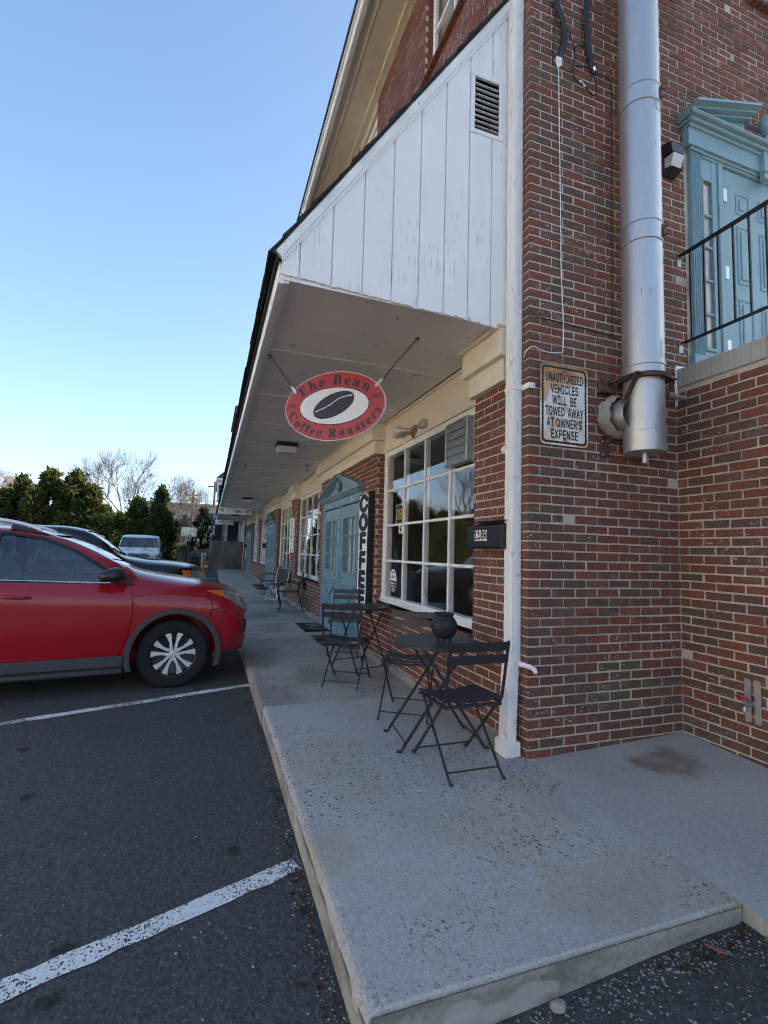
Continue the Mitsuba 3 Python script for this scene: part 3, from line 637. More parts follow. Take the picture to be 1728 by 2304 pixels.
# ---------------------------------------------------------------- double doors with pediments
def leaf(parent, a, b, zt, glass_blinds=True, handle_side=1, label=None):
    x0, x1 = -.012, .035
    L = b - a; gi0, gi1 = a + .16, b - .16
    d = obj('door_leaf', cat([box(x0, x1, a, gi0, .03, zt), box(x0, x1, gi1, b, .03, zt), box(x0 + .0006, x1, gi0, gi1, zt - .20, zt), box(x0 + .0006, x1, gi0, gi1, .03, 1.03), ]), 'blue_paint', parent, label=label)
    bars = []
    for i in range(1, 3): y = gi0 + (gi1-gi0)*i/3; bars.append(cbox(x0 - .003, .02, y - .009, y + .009, 1.03, zt - .20, .003))
    for j in range(1, 3):
        z = 1.03 + (zt - .2 - 1.03)*j/3
        bars.append(cbox(x0 - .004, .018, gi0, gi1, z - .009, z + .009, .003))
    for (p, q, r, s) in ((gi0 - .03, gi0 + .004, 1.0, zt - .17), (gi1 - .004, gi1 + .03, 1.0, zt - .17)): bars.append(cbox(x0 - .014, x0 + .004, p, q, r, s, .005))
    bars += [cbox(x0 - .0145, x0 + .004, gi0 - .03, gi1 + .03, zt - .205, zt - .17, .005), cbox(x0 - .0145, x0 + .004, gi0 - .03, gi1 + .03, 1.0, 1.034, .005)]
    obj('glazing_bars', cat(bars), 'blue_paint', d)
    obj('pane', tm([[.012, gi0, 1.03], [.012, gi1, 1.03], [.012, gi1, zt-.2], [.012, gi0, zt-.2]], [[0, 1, 2], [0, 2, 3]]), 'window_glass', d)
    bl = []
    n = 9
    for i in range(n): y = gi0 + (gi1-gi0)*(i+.5)/n; bl.append(xf(box(.06, .063, y - .022, y + .022, 1.0, zt - .18), rotz(.5 + .25*r5.normal(), (.06, y, 0))))
    obj('blind', cat(bl), 'paper_white', d)
    # crossbuck panel below the lock rail
    z0, z1 = .22, .86; y0, y1 = a + .13, b - .13; cb = []
    cb += [cbox(x0 - .016, x0 + .004, y0, y0 + .035, z0, z1, .006), cbox(x0 - .016, x0 + .004, y1 - .035, y1, z0, z1, .006), cbox(x0 - .0165, x0 + .004, y0, y1, z0, z0 + .035, .006), cbox(x0 - .0165, x0 + .004, y0, y1, z1 - .035, z1, .006)]
    for p, q in (((y0 + .02, z0 + .02), (y1 - .02, z1 - .02)), ((y0 + .02, z1 - .02), (y1 - .02, z0 + .02))): cb.append(bar((x0 - .010 - .001*len(cb), p[0], p[1]), (x0 - .010 - .001*len(cb), q[0], q[1]), .03, .075, (0, 0, 1)))
    for s in (-1, 1):
        ym = (y0+y1)/2; cb.append(prism([(ym + s*.05, (z0+z1)/2), (y0 + .06 if s < 0 else y1 - .06, z1 - .13), (y0 + .06 if s < 0 else y1 - .06, z0 + .13)], .012, 'yz', x0 - .008))
    for s in (-1, 1):
        zm = (z0+z1)/2; cb.append(prism([((y0+y1)/2, zm + s*.07), (y0 + .10, zm + s*.27), (y1 - .10, zm + s*.27)], .012, 'yz', x0 - .008))
    obj('crossbuck_panel', cat(cb), 'blue_paint', d)
    hy = a + .07 if handle_side < 0 else b - .07
    obj('lever_handle', cat([lathe([(0, -.012), (.03, -.012), (.03, 0), (0, 0)], 16, 'x', (x0, hy, .95)), tube([(x0 - .01, hy, .95), (x0 - .05, hy, .95), (x0 - .055, hy + .03*handle_side*-1, .95), (x0 - .052, hy - .10*handle_side, .945)], .009, 8)]), 'steel', d)
    obj('deadbolt', lathe([(0, -.028), (.020, -.026), (.026, -.008), (.026, 0), (0, 0)], 16, 'x', (x0, hy, 1.50)), 'steel', d)
    return d
for i, (a, b) in enumerate(DOORS):
    c = (a+b)/2; zt = 2.10
    D = obj('shop_doorway', cat([box(-.02, .10, a + .07, a + .17, 0.02, 2.24), box(-.02, .10, b - .17, b - .07, 0.02, 2.24), cbox(-.028, .09, a + .085, a + .125, .02, 2.12, .006), cbox(-.028, .09, b - .125, b - .085, .02, 2.12, .006), box(-.022, .09, c - .075, c + .075, .02, 2.12), cbox(-.030, .09, c - .03, c + .03, .02, 2.118, .006),
        box(-.024, .10, a + .07, b - .07, 2.121, 2.25), cbox(-.030, .05, a + .1, b - .1, 2.125, 2.15, .006)]), 'blue_paint', B, label=['grey blue double doorway with pediment beside the tall coffee sign', 'second grey blue double doorway along the shop front', 'farthest grey blue doorway along the shop front'][i])
    leaf(D, a + .172, c - .078, zt, handle_side=1); leaf(D, c + .078, b - .172, zt, handle_side=-1)
    obj('threshold', cbox(-.07, .1, a + .1, b - .1, -.005, .028, .006), 'dull_aluminium', D)
    # pediment: cornice, raking mouldings, tympanum and an urn in the broken apex
    zp = 2.25; H = 2.645; w = (b - a)/2
    ang = math.atan2(H - zp - .05, w)
    pm = [cbox(-.125, .02, a - .02, b + .02, zp + .045, zp + .075, .008), cbox(-.10, .02, a + .01, b - .01, zp + .018, zp + .047, .008), cbox(-.07, .02, a + .04, b - .04, zp, zp + .02, .006)]
    for s in (-1, 1):
        p0 = np.array([-.04, c + s*(w + .02), zp + .075]); p1 = np.array([-.04, c + s*.03, H])
        pm.append(bar(p0 + [-.02, 0, .02], p1 + [-.02, 0, .02], .13, .030)); pm.append(bar(p0 + [0, -s*.05, -.002], p1 + [0, -s*.02, -.008], .10, .026)); pm.append(bar(p0 + [.015, -s*.1, -.015], p1 + [.015, -s*.03, -.05], .06, .02))
    pd = obj('pediment', cat(pm), 'blue_paint', D)
    obj('tympanum', prism([(a + .06, zp + .076), (b - .06, zp + .076), (c, H - .02)], .02, 'yz', -.02), 'blue_paint', pd)
    obj('niche', lathe([(0, -.002), (.085, -.002), (.085, 0), (0, 0)], 24, 'x', (-.021, c, zp + .20)), 'black_plastic', pd)
    obj('urn', lathe([(0, 0), (.045, 0), (.045, .015), (.02, .03), (.022, .05), (.05, .09), (.055, .13), (.04, .17), (.018, .185), (.012, .21), (0, .22)], 16, 'z', (-.06, c, zp + .09)), 'blue_paint', pd)
    if i == 0:
        for (t, y, z) in (('112', a + .62, 2.185), ('114', b - .55, 2.185)):
            nb = obj('number_plate', cbox(-.033, -.020, y - .06, y + .06, z - .035, z + .035, .003), 'paper_white', D)
            obj('numerals', flat(text_poly(t, .05, bold=2, sx=.8), frame((-.0335, y, z - .025), (0, -1, 0), (0, 0, 1))), 'ink_black', nb)

# ---------------------------------------------------------------- downspout at the corner
ds = thing('downspout', 'white ribbed aluminium downspout running down the building corner', 'downspout')
pol = [(-.075, .078), (-.052, .076), (-.050, .082), (-.044, .082), (-.042, .076), (-.030, .076), (-.028, .082), (-.022, .082), (-.020, .076), (-.004, .078), (-.002, .176), (-.075, .178), (-.077, .165), (-.072, .163), (-.072, .155), (-.077, .153), (-.077, .135), (-.072, .133), (-.072, .125), (-.077, .123), (-.077, .1)]
obj('pipe', prism(Polygon(pol), 4.90, 'xy', .62), 'white_trim', ds)
lo = prism(Polygon(pol), .58, 'xy', 0); lo.apply_transform(np.diag([1.06, 1, 1, 1])); v = lo.vertices; v[:, 0] += -.012 - .03*(1 - v[:, 2]/.58); v[:, 1] -= .012*(1 - v[:, 2]/.58); v[:, 2] += .055
obj('lower_pipe', lo, 'white_trim', ds)
obj('upper_pipe', prism(affinity.scale(Polygon(pol), 1.03, 1.03), 2.9, 'xy', 5.50), 'white_trim', ds)
obj('shoe', cat([cbox(-.140, -.020, .045, .185, .006, .105, .006), cbox(-.136, -.055, .048, .182, .0, .02, .01)]), 'white_trim', ds)
for z, bent in ((2.585, 0), (.62, 1)):
    st = [cbox(-.081, -.076, .070, .184, z - .02, z + .02, .002), cbox(-.081, .0, .0685, .0745, z - .02, z + .02, .002)]
    if not bent: st.append(cbox(-.004, .050, -.0065, -.0025, z - .020, z + .020, .0015)); st.append(cbox(-.0045, -.0005, -.006, .072, z - .02, z + .02, .0015))
    else: st.append(tube([(-.02, .060, z), (.0, .02, z - .002), (.012, -.018, z - .005), (.022, -.045, z - .014), (.018, -.066, z - .034)], [.020, .018, .017, .016, .013], 8))
    k = obj('strap', cat(st), 'white_trim', ds)
    obj('screw', lathe([(0, 0), (.005, 0), (.004, .002), (0, .003)], 8, 'y', (.034 if not bent else -.05, -.0105 if not bent else .0655, z)), 'cable_black', k)
# ---------------------------------------------------------------- metal flue on the side wall
FX, FY, FR = .848, -.205, .140
fl = thing('metal_flue', 'tall galvanized flue pipe standing off the side wall with rust streaks', 'flue pipe')
obj('barrel', lathe([(FR, 2.71), (FR, 6.8)], 48, 'z', (FX, FY, 0)), 'galvanized', fl, smooth=40)
obj('tee', cat([lathe([(FR*.985, 2.27), (FR*.985, 2.70)], 48, 'z', (FX, FY, 0)), lathe([(.115, 0), (.125, .06), (.12, .20)], 32, 'y', (FX - .085, FY + .0, 2.42))]), 'galvanized', fl, smooth=40, label='stained tee piece with a round duct into the wall')
rr = np.random.default_rng(9)
col = lathe([(.135 + .03*math.sin(a), -.12 + .12*i/6) for i, a in enumerate(np.linspace(0, PI, 7))], 28, 'y', (FX - .11, -.008, 2.42)); col.vertices += .008*rr.normal(size=col.vertices.shape)*np.array([1, .5, 1]); obj('plaster_collar', col, 'old_concrete', fl, smooth=60)
obj('cap', cat([lathe([(0, 2.125), (FR*.97, 2.13), (FR*1.01, 2.135), (FR*1.01, 2.255), (FR*1.035, 2.26), (FR*1.035, 2.275), (FR*.98, 2.28)], 48, 'z', (FX, FY, 0)), lathe([(0, 2.06), (.022, 2.06), (.022, 2.13)], 16, 'z', (FX, FY, 0))]), 'galvanized', fl, smooth=35)
for z in (3.765, 4.85, 2.73):
    h = .066 if z > 3 else .025
    bd = obj('clamp_band', lathe([(FR + .0005, z - h - .012), (FR + .009, z - h - .009), (FR + .009, z - h), (FR + .003, z - h + .004), (FR + .003, z + h - .004), (FR + .009, z + h), (FR + .009, z + h + .009), (FR + .0005, z + h + .012)], 48, 'z', (FX, FY, 0)), 'galvanized', fl, smooth=30)
    if z > 3: obj('latch', cat([xf(cbox(FX + FR - .006, FX + FR + .014, FY - .022, FY + .022, z - .055, z + .05, .004), rotz(-1.05, (FX, FY, 0)))] + [xf(tube([(FX + FR + .005, FY, z + q), (FX + FR + .035, FY, z + q)], .006, 6), rotz(-1.05, (FX, FY, 0))) for q in (-.03, .03)]), 'rusty_iron', bd)
for a, b in ((-1.3, 4.70), (-1.25, 2.80)):
    q = [(FX + (FR + .002)*math.cos(a + t), FY + (FR + .002)*math.sin(a + t), b + s) for s in (0, .13) for t in np.linspace(-.22, .22, 6)]
    obj('patch_plate', tm(q, [[i, i+1, i+7] for i in range(5)] + [[i, i+7, i+6] for i in range(5)]), 'dull_aluminium', fl)
ring = lathe([(FR + .003, 2.655), (FR + .035, 2.655), (FR + .035, 2.685), (FR + .003, 2.685)], 40, 'z', (FX, FY, 0))
sp = thing('flue_bracket', 'rusty iron wall bracket carrying the flue pipe', 'bracket')
obj('ring', ring, 'rusty_iron', sp)
for s in (-1, 1):
    x = FX + s*(FR + .03)
    obj('strut', cat([bar((x, -.01, 2.20), (x, FY - .10, 2.66), .006, .045, (1, 0, 0)), bar((x, -.004, 2.672), (x, FY - .12, 2.672), .04, .012), cbox(x - .045, x + .03, -.014, -.002, 2.12, 2.26, .003), cbox(x - .07, x + .03, -.06, -.002, 2.60, 2.70, .003)]), 'rusty_iron', sp)
    for z in (2.14, 2.24): obj('bolt', lathe([(0, -.006), (.008, -.004), (.009, 0)], 8, 'y', (x - .03, -.014, z)), 'steel', sp)
obj('pipe_stub', tube([(FX + .12, -.07, 2.66), (1.30, -.07, 2.655), (1.40, -.09, 2.65)], .019, 10), 'galvanized', sp)

# ---------------------------------------------------------------- tow-away sign
ts = thing('towing_sign', 'rust stained white sign about towing unauthorized vehicles on the side wall', 'sign')
rb = lambda x0, x1, z0, z1, r: sbox(x0 + r, z0 + r, x1 - r, z1 - r).buffer(r, 8)
S0 = (.083, .508, 2.168, 2.763)
obj('plate', prism(rb(*S0, .038), .003, 'xz', -.018), 'rusty_sign_face', ts)
obj('border', prism(rb(S0[0]+.014, S0[1]-.014, S0[2]+.014, S0[3]-.014, .030).difference(rb(S0[0]+.030, S0[1]-.030, S0[2]+.030, S0[3]-.030, .02)), .001, 'xz', -.0192), 'ink_black', ts)
for i, t in enumerate(('UNAUTHORIZED', 'VEHICLES', 'WILL  BE', 'TOWED  AWAY', "AT OWNER'S", 'EXPENSE')):
    hh = .062; p = text_poly(t, hh, bold=3, sx=1, gap=.06); wmax = (.33, .245, .215, .335, .315, .235)[i]
    p = affinity.scale(p, wmax/(p.bounds[2]-p.bounds[0]), 1, origin=(0, 0)); p = affinity.translate(p, .2955 - (p.bounds[0]+p.bounds[2])/2, 2.635 - .0835*i)
    obj('lettering', prism(p, .0008, 'xz', -.0190), 'ink_black', ts)
obj('screw', cat([lathe([(0, -.003), (.010, -.001), (.010, 0)], 12, 'y', (.2955, -.0185, z)) for z in (2.715, 2.205)]), 'rusty_iron', ts)

# ---------------------------------------------------------------- cables
def cable(name, label, cat_, paths, mat_, r, parts='strand'):
    k = thing(name, label, cat_)
    for p in paths: obj(parts, tube(p, r, 7), mat_, k, smooth=60)
    return k
def wig(pts, n=24, amp=.0):
    from scipy.interpolate import CubicSpline
    p = np.array(pts, float); t = np.r_[0, np.cumsum(np.linalg.norm(np.diff(p, axis=0), axis=1))]; s = np.linspace(0, t[-1], n)
    return CubicSpline(t, p)(s) + amp*rr.normal(size=(n, 3))*np.array([1, .3, .4])
Y = -.02
ck = thing('cable_bundle', 'thick black cables hanging down the side wall, left of the flue', 'cables')
for dx in (-.012, .004, .018): obj('strand', tube(wig([(.205 + dx, Y, 7.4), (.212 + dx, Y - .01, 5.68), (.225 + dx, Y - .015, 5.60), (.275 + dx, Y - .01, 5.52), (.30 + dx, Y, 5.44), (.285 + dx, Y, 5.30), (.25, Y + .005, 5.20)], 40), .011, 7), 'cable_black', ck, smooth=60)
obj('loose_end', cat([tube(wig([(.29, Y, 5.5), (.24, Y - .01, 5.56), (.19, Y - .02, 5.575), (.165, Y - .02, 5.58)], 14), .006, 6), tube(wig([(.212, Y, 5.56), (.20, Y - .005, 5.36), (.19, Y, 5.17), (.188, Y, 5.13)], 14), .005, 6)]), 'cable_black', ck, smooth=60)
ck2 = thing('cable_bundle', 'second bundle of black cables on the side wall, ending in loops beside the flue', 'cables')
for dx in (-.014, .002, .016): obj('strand', tube(wig([(.515 + dx, Y, 7.4), (.515 + dx, Y - .008, 5.8), (.52 + dx, Y - .008, 5.42), (.545 + dx, Y - .006, 5.30), (.585 + dx*.5, Y, 5.19)], 30), .011, 7), 'cable_black', ck2, smooth=60)
obj('loop', cat([tube(wig(p, 30), .005, 6) for p in ([(.58, Y, 5.19), (.50, Y - .02, 5.31), (.43, Y - .03, 5.34), (.37, Y - .02, 5.29)], [(.59, Y, 5.2), (.60, Y - .01, 5.08), (.585, Y - .01, 4.995), (.54, Y - .01, 5.0), (.47, Y - .01, 5.045), (.415, Y, 5.07), (.385, Y, 5.12), (.39, Y - .01, 5.25), (.37, Y - .01, 5.38), (.32, Y - .01, 5.46)], [(.56, Y, 5.22), (.48, Y - .01, 5.205), (.40, Y - .01, 5.175)])]), 'cable_black', ck2, smooth=60)
obj('connector', cat([tube([(.43, Y - .01, 5.068), (.455, Y - .01, 5.056)], .009, 8), tube([(.465, Y - .01, 5.048), (.49, Y - .01, 5.036)], .009, 8), tube([(.575, Y - .012, 5.235), (.59, Y - .012, 5.21)], .011, 8)]), 'steel', ck2)
cable('thin_cable', 'thin dark cable from the loops down the side wall and round the corner', 'cable', [wig([(.60, Y, 5.20), (.68, Y, 5.215), (.75, Y, 5.20), (.772, -.012, 5.12), (.764, -.012, 4.6), (.758, -.012, 3.9), (.752, -.012, 3.2), (.750, -.012, 3.075)], 40), wig([(.750, -.012, 3.075), (.5, -.012, 3.085), (.22, -.012, 3.095), (.06, -.012, 3.10), (-.006, -.010, 3.104), (-.012, .06, 3.10)], 20)], 'cable_black', .0035)
wc = cable('white_cable', 'thin white cable running down the side wall to the towing sign', 'cable', [wig([(.252, -.012, 5.16), (.258, -.012, 4.6), (.268, -.012, 3.9), (.28, -.012, 3.3), (.287, -.012, 2.9), (.283, -.012, 2.862)], 40), wig([(.283, -.012, 2.862), (.2, -.012, 2.850), (.08, -.012, 2.856), (.02, -.014, 2.866), (-.008, -.010, 2.850), (-.010, .05, 2.80)], 24)], 'white_plastic', .0038)
sb = trimesh.creation.icosphere(2, .032); sb.vertices *= (1 + .4*(meshkit.noise(sb.vertices*60)[:, None] - .5)*2) * np.array([1, .5, 1.3]); obj('sealant', mv(sb, (.252, -.014, 5.175)), 'white_plastic', wc)

# ---------------------------------------------------------------- landing with blue door and railing
LX, LZ0, LZ1 = INX, 2.752, 2.905
ld = thing('raised_landing', 'raised brick landing with a grey concrete slab before the blue door', 'landing')
lw = obj('landing_wall', box(LX + .0045, LX + .25, -3.0, -.0005, -.3, LZ0), 'mortar', ld)
brick_field(lw, (LX, 0, 0), (0, -1, 0), (-1, 0, 0), lambda k, z: [(.006, 2.9)] if z < LZ0 - .02 else [], 0, 45, lambda k: .0925 if k % 2 == 0 else -.0002, 300, lambda u, z, r: int(r.choice([0, 1, 3, 5, 6, 7, 8, 8, 13, 6, 10, 2] if z > .9 else [5, 7, 8, 8, 13, 6, 1, 8, 10])), 41, pitch=.2075)
obj('slab', cat([cbox(LX - .012, 5.0, -3.0, -.02, LZ0, LZ1, .006)]), 'path_concrete', ld)
obj('mortar_bead', tube(wig([(LX - .012, -.012, z) for z in np.linspace(2.60, 2.93, 8)], 20, .004), .012, 6), 'white_trim', ld)
obj('flashing', box(LX + .0, LX + .12, -.012, -.002, 2.906, 2.945), 'white_trim', ld)
rl = thing('iron_railing', 'black iron railing along the edge of the raised landing', 'railing')
RX = 1.478
obj('top_rail', cbox(RX - .019, RX + .019, -3.0, -.01, 3.882, 3.902, .004), 'black_iron', rl); obj('bottom_rail', cbox(RX - .013, RX + .013, -3.0, -.012, 3.128, 3.146, .003), 'black_iron', rl)
for j in range(24): obj('baluster', box(RX - .0065, RX + .0065, -.103 - .1155*j - .0065, -.103 - .1155*j + .0065, 3.146, 3.882), 'black_iron', rl)
for z in (3.83, 3.09): obj('wall_bracket', cat([cbox(RX - .022, RX + .022, -.006, -.001, z - .03, z + .05, .002), cbox(RX - .012, RX + .012, -.04, -.004, z + .036, z + .045, .002)]), 'dull_aluminium', rl)
bd = obj('blue_doorway', cat([cbox(1.575, 1.73, -.05, .02, LZ1, 3.06, .006), box(1.600, 1.722, -.028, .02, 3.06, 4.86), cbox(1.585, 1.738, -.050, .02, 4.862, 4.885, .005)]), 'blue_paint', B, label='grey blue panelled door with sidelight and broken pediment above the landing')
obj('pilaster', cbox(3.26, 3.42, -.05, .02, LZ1, 4.86, .006), 'blue_paint', bd)
for j in range(5): obj('flute', tube([(1.613 + .0245*j, -.030, 3.08), (1.613 + .0245*j, -.030, 4.845)], .0085, 8), 'blue_paint', bd, smooth=60)
obj('entablature', cat([box(1.548, 3.47, -.062, .02, 4.887, 5.035), cbox(1.535, 3.48, -.085, .02, 5.036, 5.062, .008), cbox(1.515, 3.50, -.115, .02, 5.063, 5.092, .008), cbox(1.495, 3.52, -.15, .02, 5.093, 5.125, .01), cbox(1.735, 3.26, -.045, .02, 4.862, 4.886, .006), cbox(1.74, 3.26, -.032, .02, 4.842, 4.861, .005)]), 'blue_paint', bd)
sc = []
for s in (-1, 1):
    cx = 2.505
    sc = []
    P2 = [(cx + s*.99, 5.126), (cx + s*.30, 5.126)] + [(cx + s*(.30 - .05*math.sin(t)), 5.126 + .19*t/(PI/2)) for t in np.linspace(.2, PI/2, 6)] + [(cx + s*.25, 5.318)]
    sc.append(prism(Polygon(P2).buffer(0), .05, 'xz', -.05))
    a0, a1 = np.array([cx + s*1.0, -.07, 5.125]), np.array([cx + s*.22, -.07, 5.345])
    for dz, w_, h_ in ((.035, .19, .022), (.010, .14, .022), (-.014, .10, .018)): sc.append(bar(a0 + [0, .07 - w_/2, dz], a1 + [0, .07 - w_/2, dz], w_, h_))
    obj('raking_cornice', cat(sc), 'blue_paint', bd)
obj('keystone', cat([box(2.425, 2.525, -.10, -.06, 4.80, 5.10), cbox(2.412, 2.538, -.112, -.05, 4.86, 4.875, .004), prism([(2.44, 4.80), (2.51, 4.80), (2.495, 4.77), (2.455, 4.77)], .05, 'xz', -.11)]), 'blue_paint', bd)
obj('finial', cat([cbox(2.425, 2.525, -.13, -.05, 5.12, 5.20, .006), cbox(2.405, 2.545, -.15, -.03, 5.20, 5.22, .005), lathe([(0, 5.22), (.04, 5.22), (.018, 5.235), (.02, 5.25), (.052, 5.29), (.060, 5.335), (.052, 5.365), (.046, 5.37), (.046, 5.385), (.03, 5.41), (0, 5.425)], 20, 'z', (2.475, -.09, 0))]), 'blue_paint', bd)
sl_ = obj('sidelight', cat([box(1.722, 1.745, -.018, .02, 3.0, 4.842), box(1.86, 2.00, -.020, .02, LZ1, 4.842), box(1.745, 1.86, -.017, .02, LZ1, 3.14), box(1.745, 1.86, -.017, .02, 4.65, 4.842), cbox(1.738, 1.752, -.03, -.015, 3.13, 4.66, .004), cbox(1.853, 1.867, -.03, -.016, 3.13, 4.66, .004), cbox(1.738, 1.867, -.031, -.015, 3.12, 3.15, .004), cbox(1.738, 1.867, -.031, -.015, 4.64, 4.665, .004), cbox(1.93, 1.985, -.034, -.018, LZ1, 4.84, .005)] + [cbox(1.748, 1.86, -.022, .0, z - .011, z + .011, .003) for z in (3.45, 3.748, 4.045, 4.335)]), 'blue_paint', bd)
obj('pane', cat([tm([[1.747, -.006, a+.01], [1.86, -.006 + .003*rr.normal(), a+.01], [1.86, -.006, b-.01], [1.747, -.006 + .003*rr.normal(), b-.01]], [[0, 1, 2], [0, 2, 3]]) for a, b in zip((3.14, 3.45, 3.748, 4.045, 4.335), (3.45, 3.748, 4.045, 4.335, 4.65))]), 'window_glass', sl_)
obj('hall', cat([box(1.5, 3.5, 2.2, 2.3, 2.7, 5), box(1.5, 3.5, .2, 2.3, 4.95, 5.0)]), 'room_dark', sl_)
dl = obj('door_leaf', box(2.012, 2.93, -.012, .03, LZ1 + .02, 4.83), 'blue_paint', bd)
for (a, b, z0, z1) in ((2.16, 2.335, 4.45, 4.645), (2.45, 2.70, 4.45, 4.645), (2.165, 2.35, 3.80, 4.337), (2.455, 2.70, 3.80, 4.337), (2.165, 2.35, 3.12, 3.665), (2.455, 2.70, 3.12, 3.665)):
    obj('door_panel', cat([cbox(a, a + .018, -.020, -.008, z0, z1, .006), cbox(b - .018, b, -.020, -.008, z0, z1, .006), cbox(a, b, -.0205, -.008, z0, z0 + .018, .006), cbox(a, b, -.0205, -.008, z1 - .018, z1, .006), cbox(a + .045, b - .045, -.022, -.008, z0 + .045, z1 - .045, .009)]), 'blue_paint', dl)
for z in (3.20, 3.865, 4.578): obj('hinge', cbox(1.992, 2.040, -.028, -.012, z - .06, z + .06, .004), 'steel', dl)
obj('threshold_step', cbox(1.56, 3.45, -.09, .02, LZ1 - .002, LZ1 + .03, .006), 'path_concrete', bd)
# wall light
wl = thing('wall_light', 'dark wall pack light with a clear lower lens between flue and blue door', 'wall light')
obj('backplate', cbox(1.275, 1.435, -.035, -.002, 4.555, 4.80, .006), 'black_plastic', wl)
obj('hood', hull([(1.28, -.03, 4.70), (1.43, -.03, 4.70), (1.43, -.03, 4.80), (1.28, -.03, 4.80), (1.29, -.12, 4.69), (1.42, -.12, 4.69), (1.29, -.105, 4.785), (1.42, -.105, 4.785)]), 'black_plastic', wl)
obj('lens', hull([(1.30, -.03, 4.685), (1.425, -.03, 4.685), (1.425, -.03, 4.58), (1.30, -.03, 4.58), (1.305, -.118, 4.685), (1.42, -.118, 4.685), (1.31, -.085, 4.59), (1.415, -.085, 4.59)]), 'lens', wl)
obj('base', hull([(1.278, -.03, 4.556), (1.432, -.03, 4.556), (1.432, -.03, 4.585), (1.278, -.03, 4.585), (1.30, -.10, 4.578), (1.42, -.10, 4.578)]), 'black_plastic', wl)
# hose bib between two straps
hb = thing('hose_bib', 'outdoor water tap with red wheel between two metal straps low on the landing wall', 'tap')
for y in (-.498, -.562): obj('strap', prism(sbox(y - .012, .302, y + .012, .568).buffer(.010), .004, 'yz', LX - .008), 'galvanized', hb)
obj('valve', cat([tube([(LX, -.53, .42), (LX - .055, -.53, .42), (LX - .085, -.53, .40), (LX - .09, -.53, .375)], [.013, .015, .016, .014], 10), tube([(LX - .05, -.53, .42), (LX - .075, -.515, .452)], .009, 8)]), 'dull_aluminium', hb)
wh = tube([(.034*math.cos(t), .034*math.sin(t)*(1), 0) for t in np.linspace(0, 2*PI, 20, endpoint=False)], .007, 8, closed=True); wh = cat([wh] + [bar((0, 0, 0), (.034*math.cos(t), .034*math.sin(t), 0), .009, .005) for t in (0, 2.1, 4.2)])
obj('wheel', mv(xf(wh, rot(.7, [0, 1, 0])), (LX - .083, -.512, .458)), 'sign_red', hb)

# ---------------------------------------------------------------- hanging oval sign
t_ = np.array([.78963, -.61359, 0]); OS = np.array([-1.67, 1.5, 0]) + t_*.654 + np.array([0, 0, 2.583])
nO = np.array([-.61359, -.78963, 0])
def OM(off): return frame(OS + nO*off, t_, (0, 0, 1))
hs = thing('hanging_oval_sign', 'red oval coffee roasters sign with a dark coffee bean hanging on chains', 'sign')
ell = lambda a, b, n=64: affinity.scale(Point(0, 0).buffer(1, n//4), a, b)
obj('board', flat(ell(.461, .298), OM(-.012), .024), 'sign_white', hs)
obj('red_field', flat(ell(.455, .292), OM(.0122)), 'sign_red', hs)
obj('inner_ring', flat(ell(.322, .163), OM(.0139)), 'ink_navy', hs); obj('white_oval', flat(ell(.315, .156), OM(.0156), .001), 'sign_white', hs)
bean = affinity.rotate(ell(.197, .098), 21); 
cs = np.array([(-.17, -.055), (-.10, -.030), (-.03, .002), (.04, .045), (.10, .063), (.165, .070)])
cut = LineString(wig(np.c_[cs, np.zeros(6)], 20)[:, :2]).buffer(.0042)
obj('bean', flat(affinity.translate(bean, .0, .008).difference(affinity.translate(cut, 0, .012)), OM(.0168), .0012), 'ink_navy', hs)
def arc_text(t, h, a, b, th0, th1, top=True, serif=True, bold=1, gap=.03, sx=1.0):
    gl = [glyph(c, serif, bold) for c in t]; w = [(g[1] + gap)*h*sx for g in gl]; tot = sum(w)
    ts = np.linspace(th0, th1, 400); pts = np.stack([a*np.cos(ts), b*np.sin(ts)], 1); L = np.r_[0, np.cumsum(np.linalg.norm(np.diff(pts, axis=0), axis=1))]
    k = L[-1]/tot; out, x = [], 0
    for (g, adv), ww in zip(gl, w):
        s = (x + ww/2)*k; i = min(max(np.searchsorted(L, s), 1), 399); p = pts[i]; d = pts[i] - pts[i-1]; an = math.degrees(math.atan2(d[1], d[0]))
        if g is not None:
            q = affinity.scale(g, h*sx*min(k, 1.12), h, origin=(0, 0)); q = affinity.translate(q, -(adv*h*sx*min(k, 1.12))/2, 0); q = affinity.rotate(q, an, origin=(0, 0)); out.append(affinity.translate(q, p[0], p[1]))
        x += ww
    return unary_union(out)
obj('lettering', flat(arc_text('The Bean', .082, .352, .185, PI*.865, PI*.16), OM(.0139)), 'ink_navy', hs)
obj('lettering', flat(arc_text('Coffee Roasters', .070, .432, .264, PI*1.045, PI*1.955), OM(.0139)), 'ink_navy', hs)
obj('lettering', flat(affinity.translate(text_poly('Est.', .034, True), -.385, .015), OM(.0139)), 'ink_navy', hs)
obj('lettering', flat(affinity.translate(text_poly('2015', .034, True), .388, .045), OM(.0139)), 'ink_navy', hs)
def chain(p0, p1, n):
    ms = []; p0, p1 = np.array(p0), np.array(p1); d = p1 - p0; L = np.linalg.norm(d); d /= L; a = np.cross(d, [0, 0, 1.0]); a /= np.linalg.norm(a); b = np.cross(d, a)
    for i in range(n):
        c = p0 + d*L*(i+.5)/n; s = a if i % 2 else b; l = L/n*.62
        ms.append(tube([c + d*l*math.cos(t) + s*l*.42*math.sin(t) for t in np.linspace(0, 2*PI, 10, endpoint=False)], .0026, 5, closed=True))
    return cat(ms)
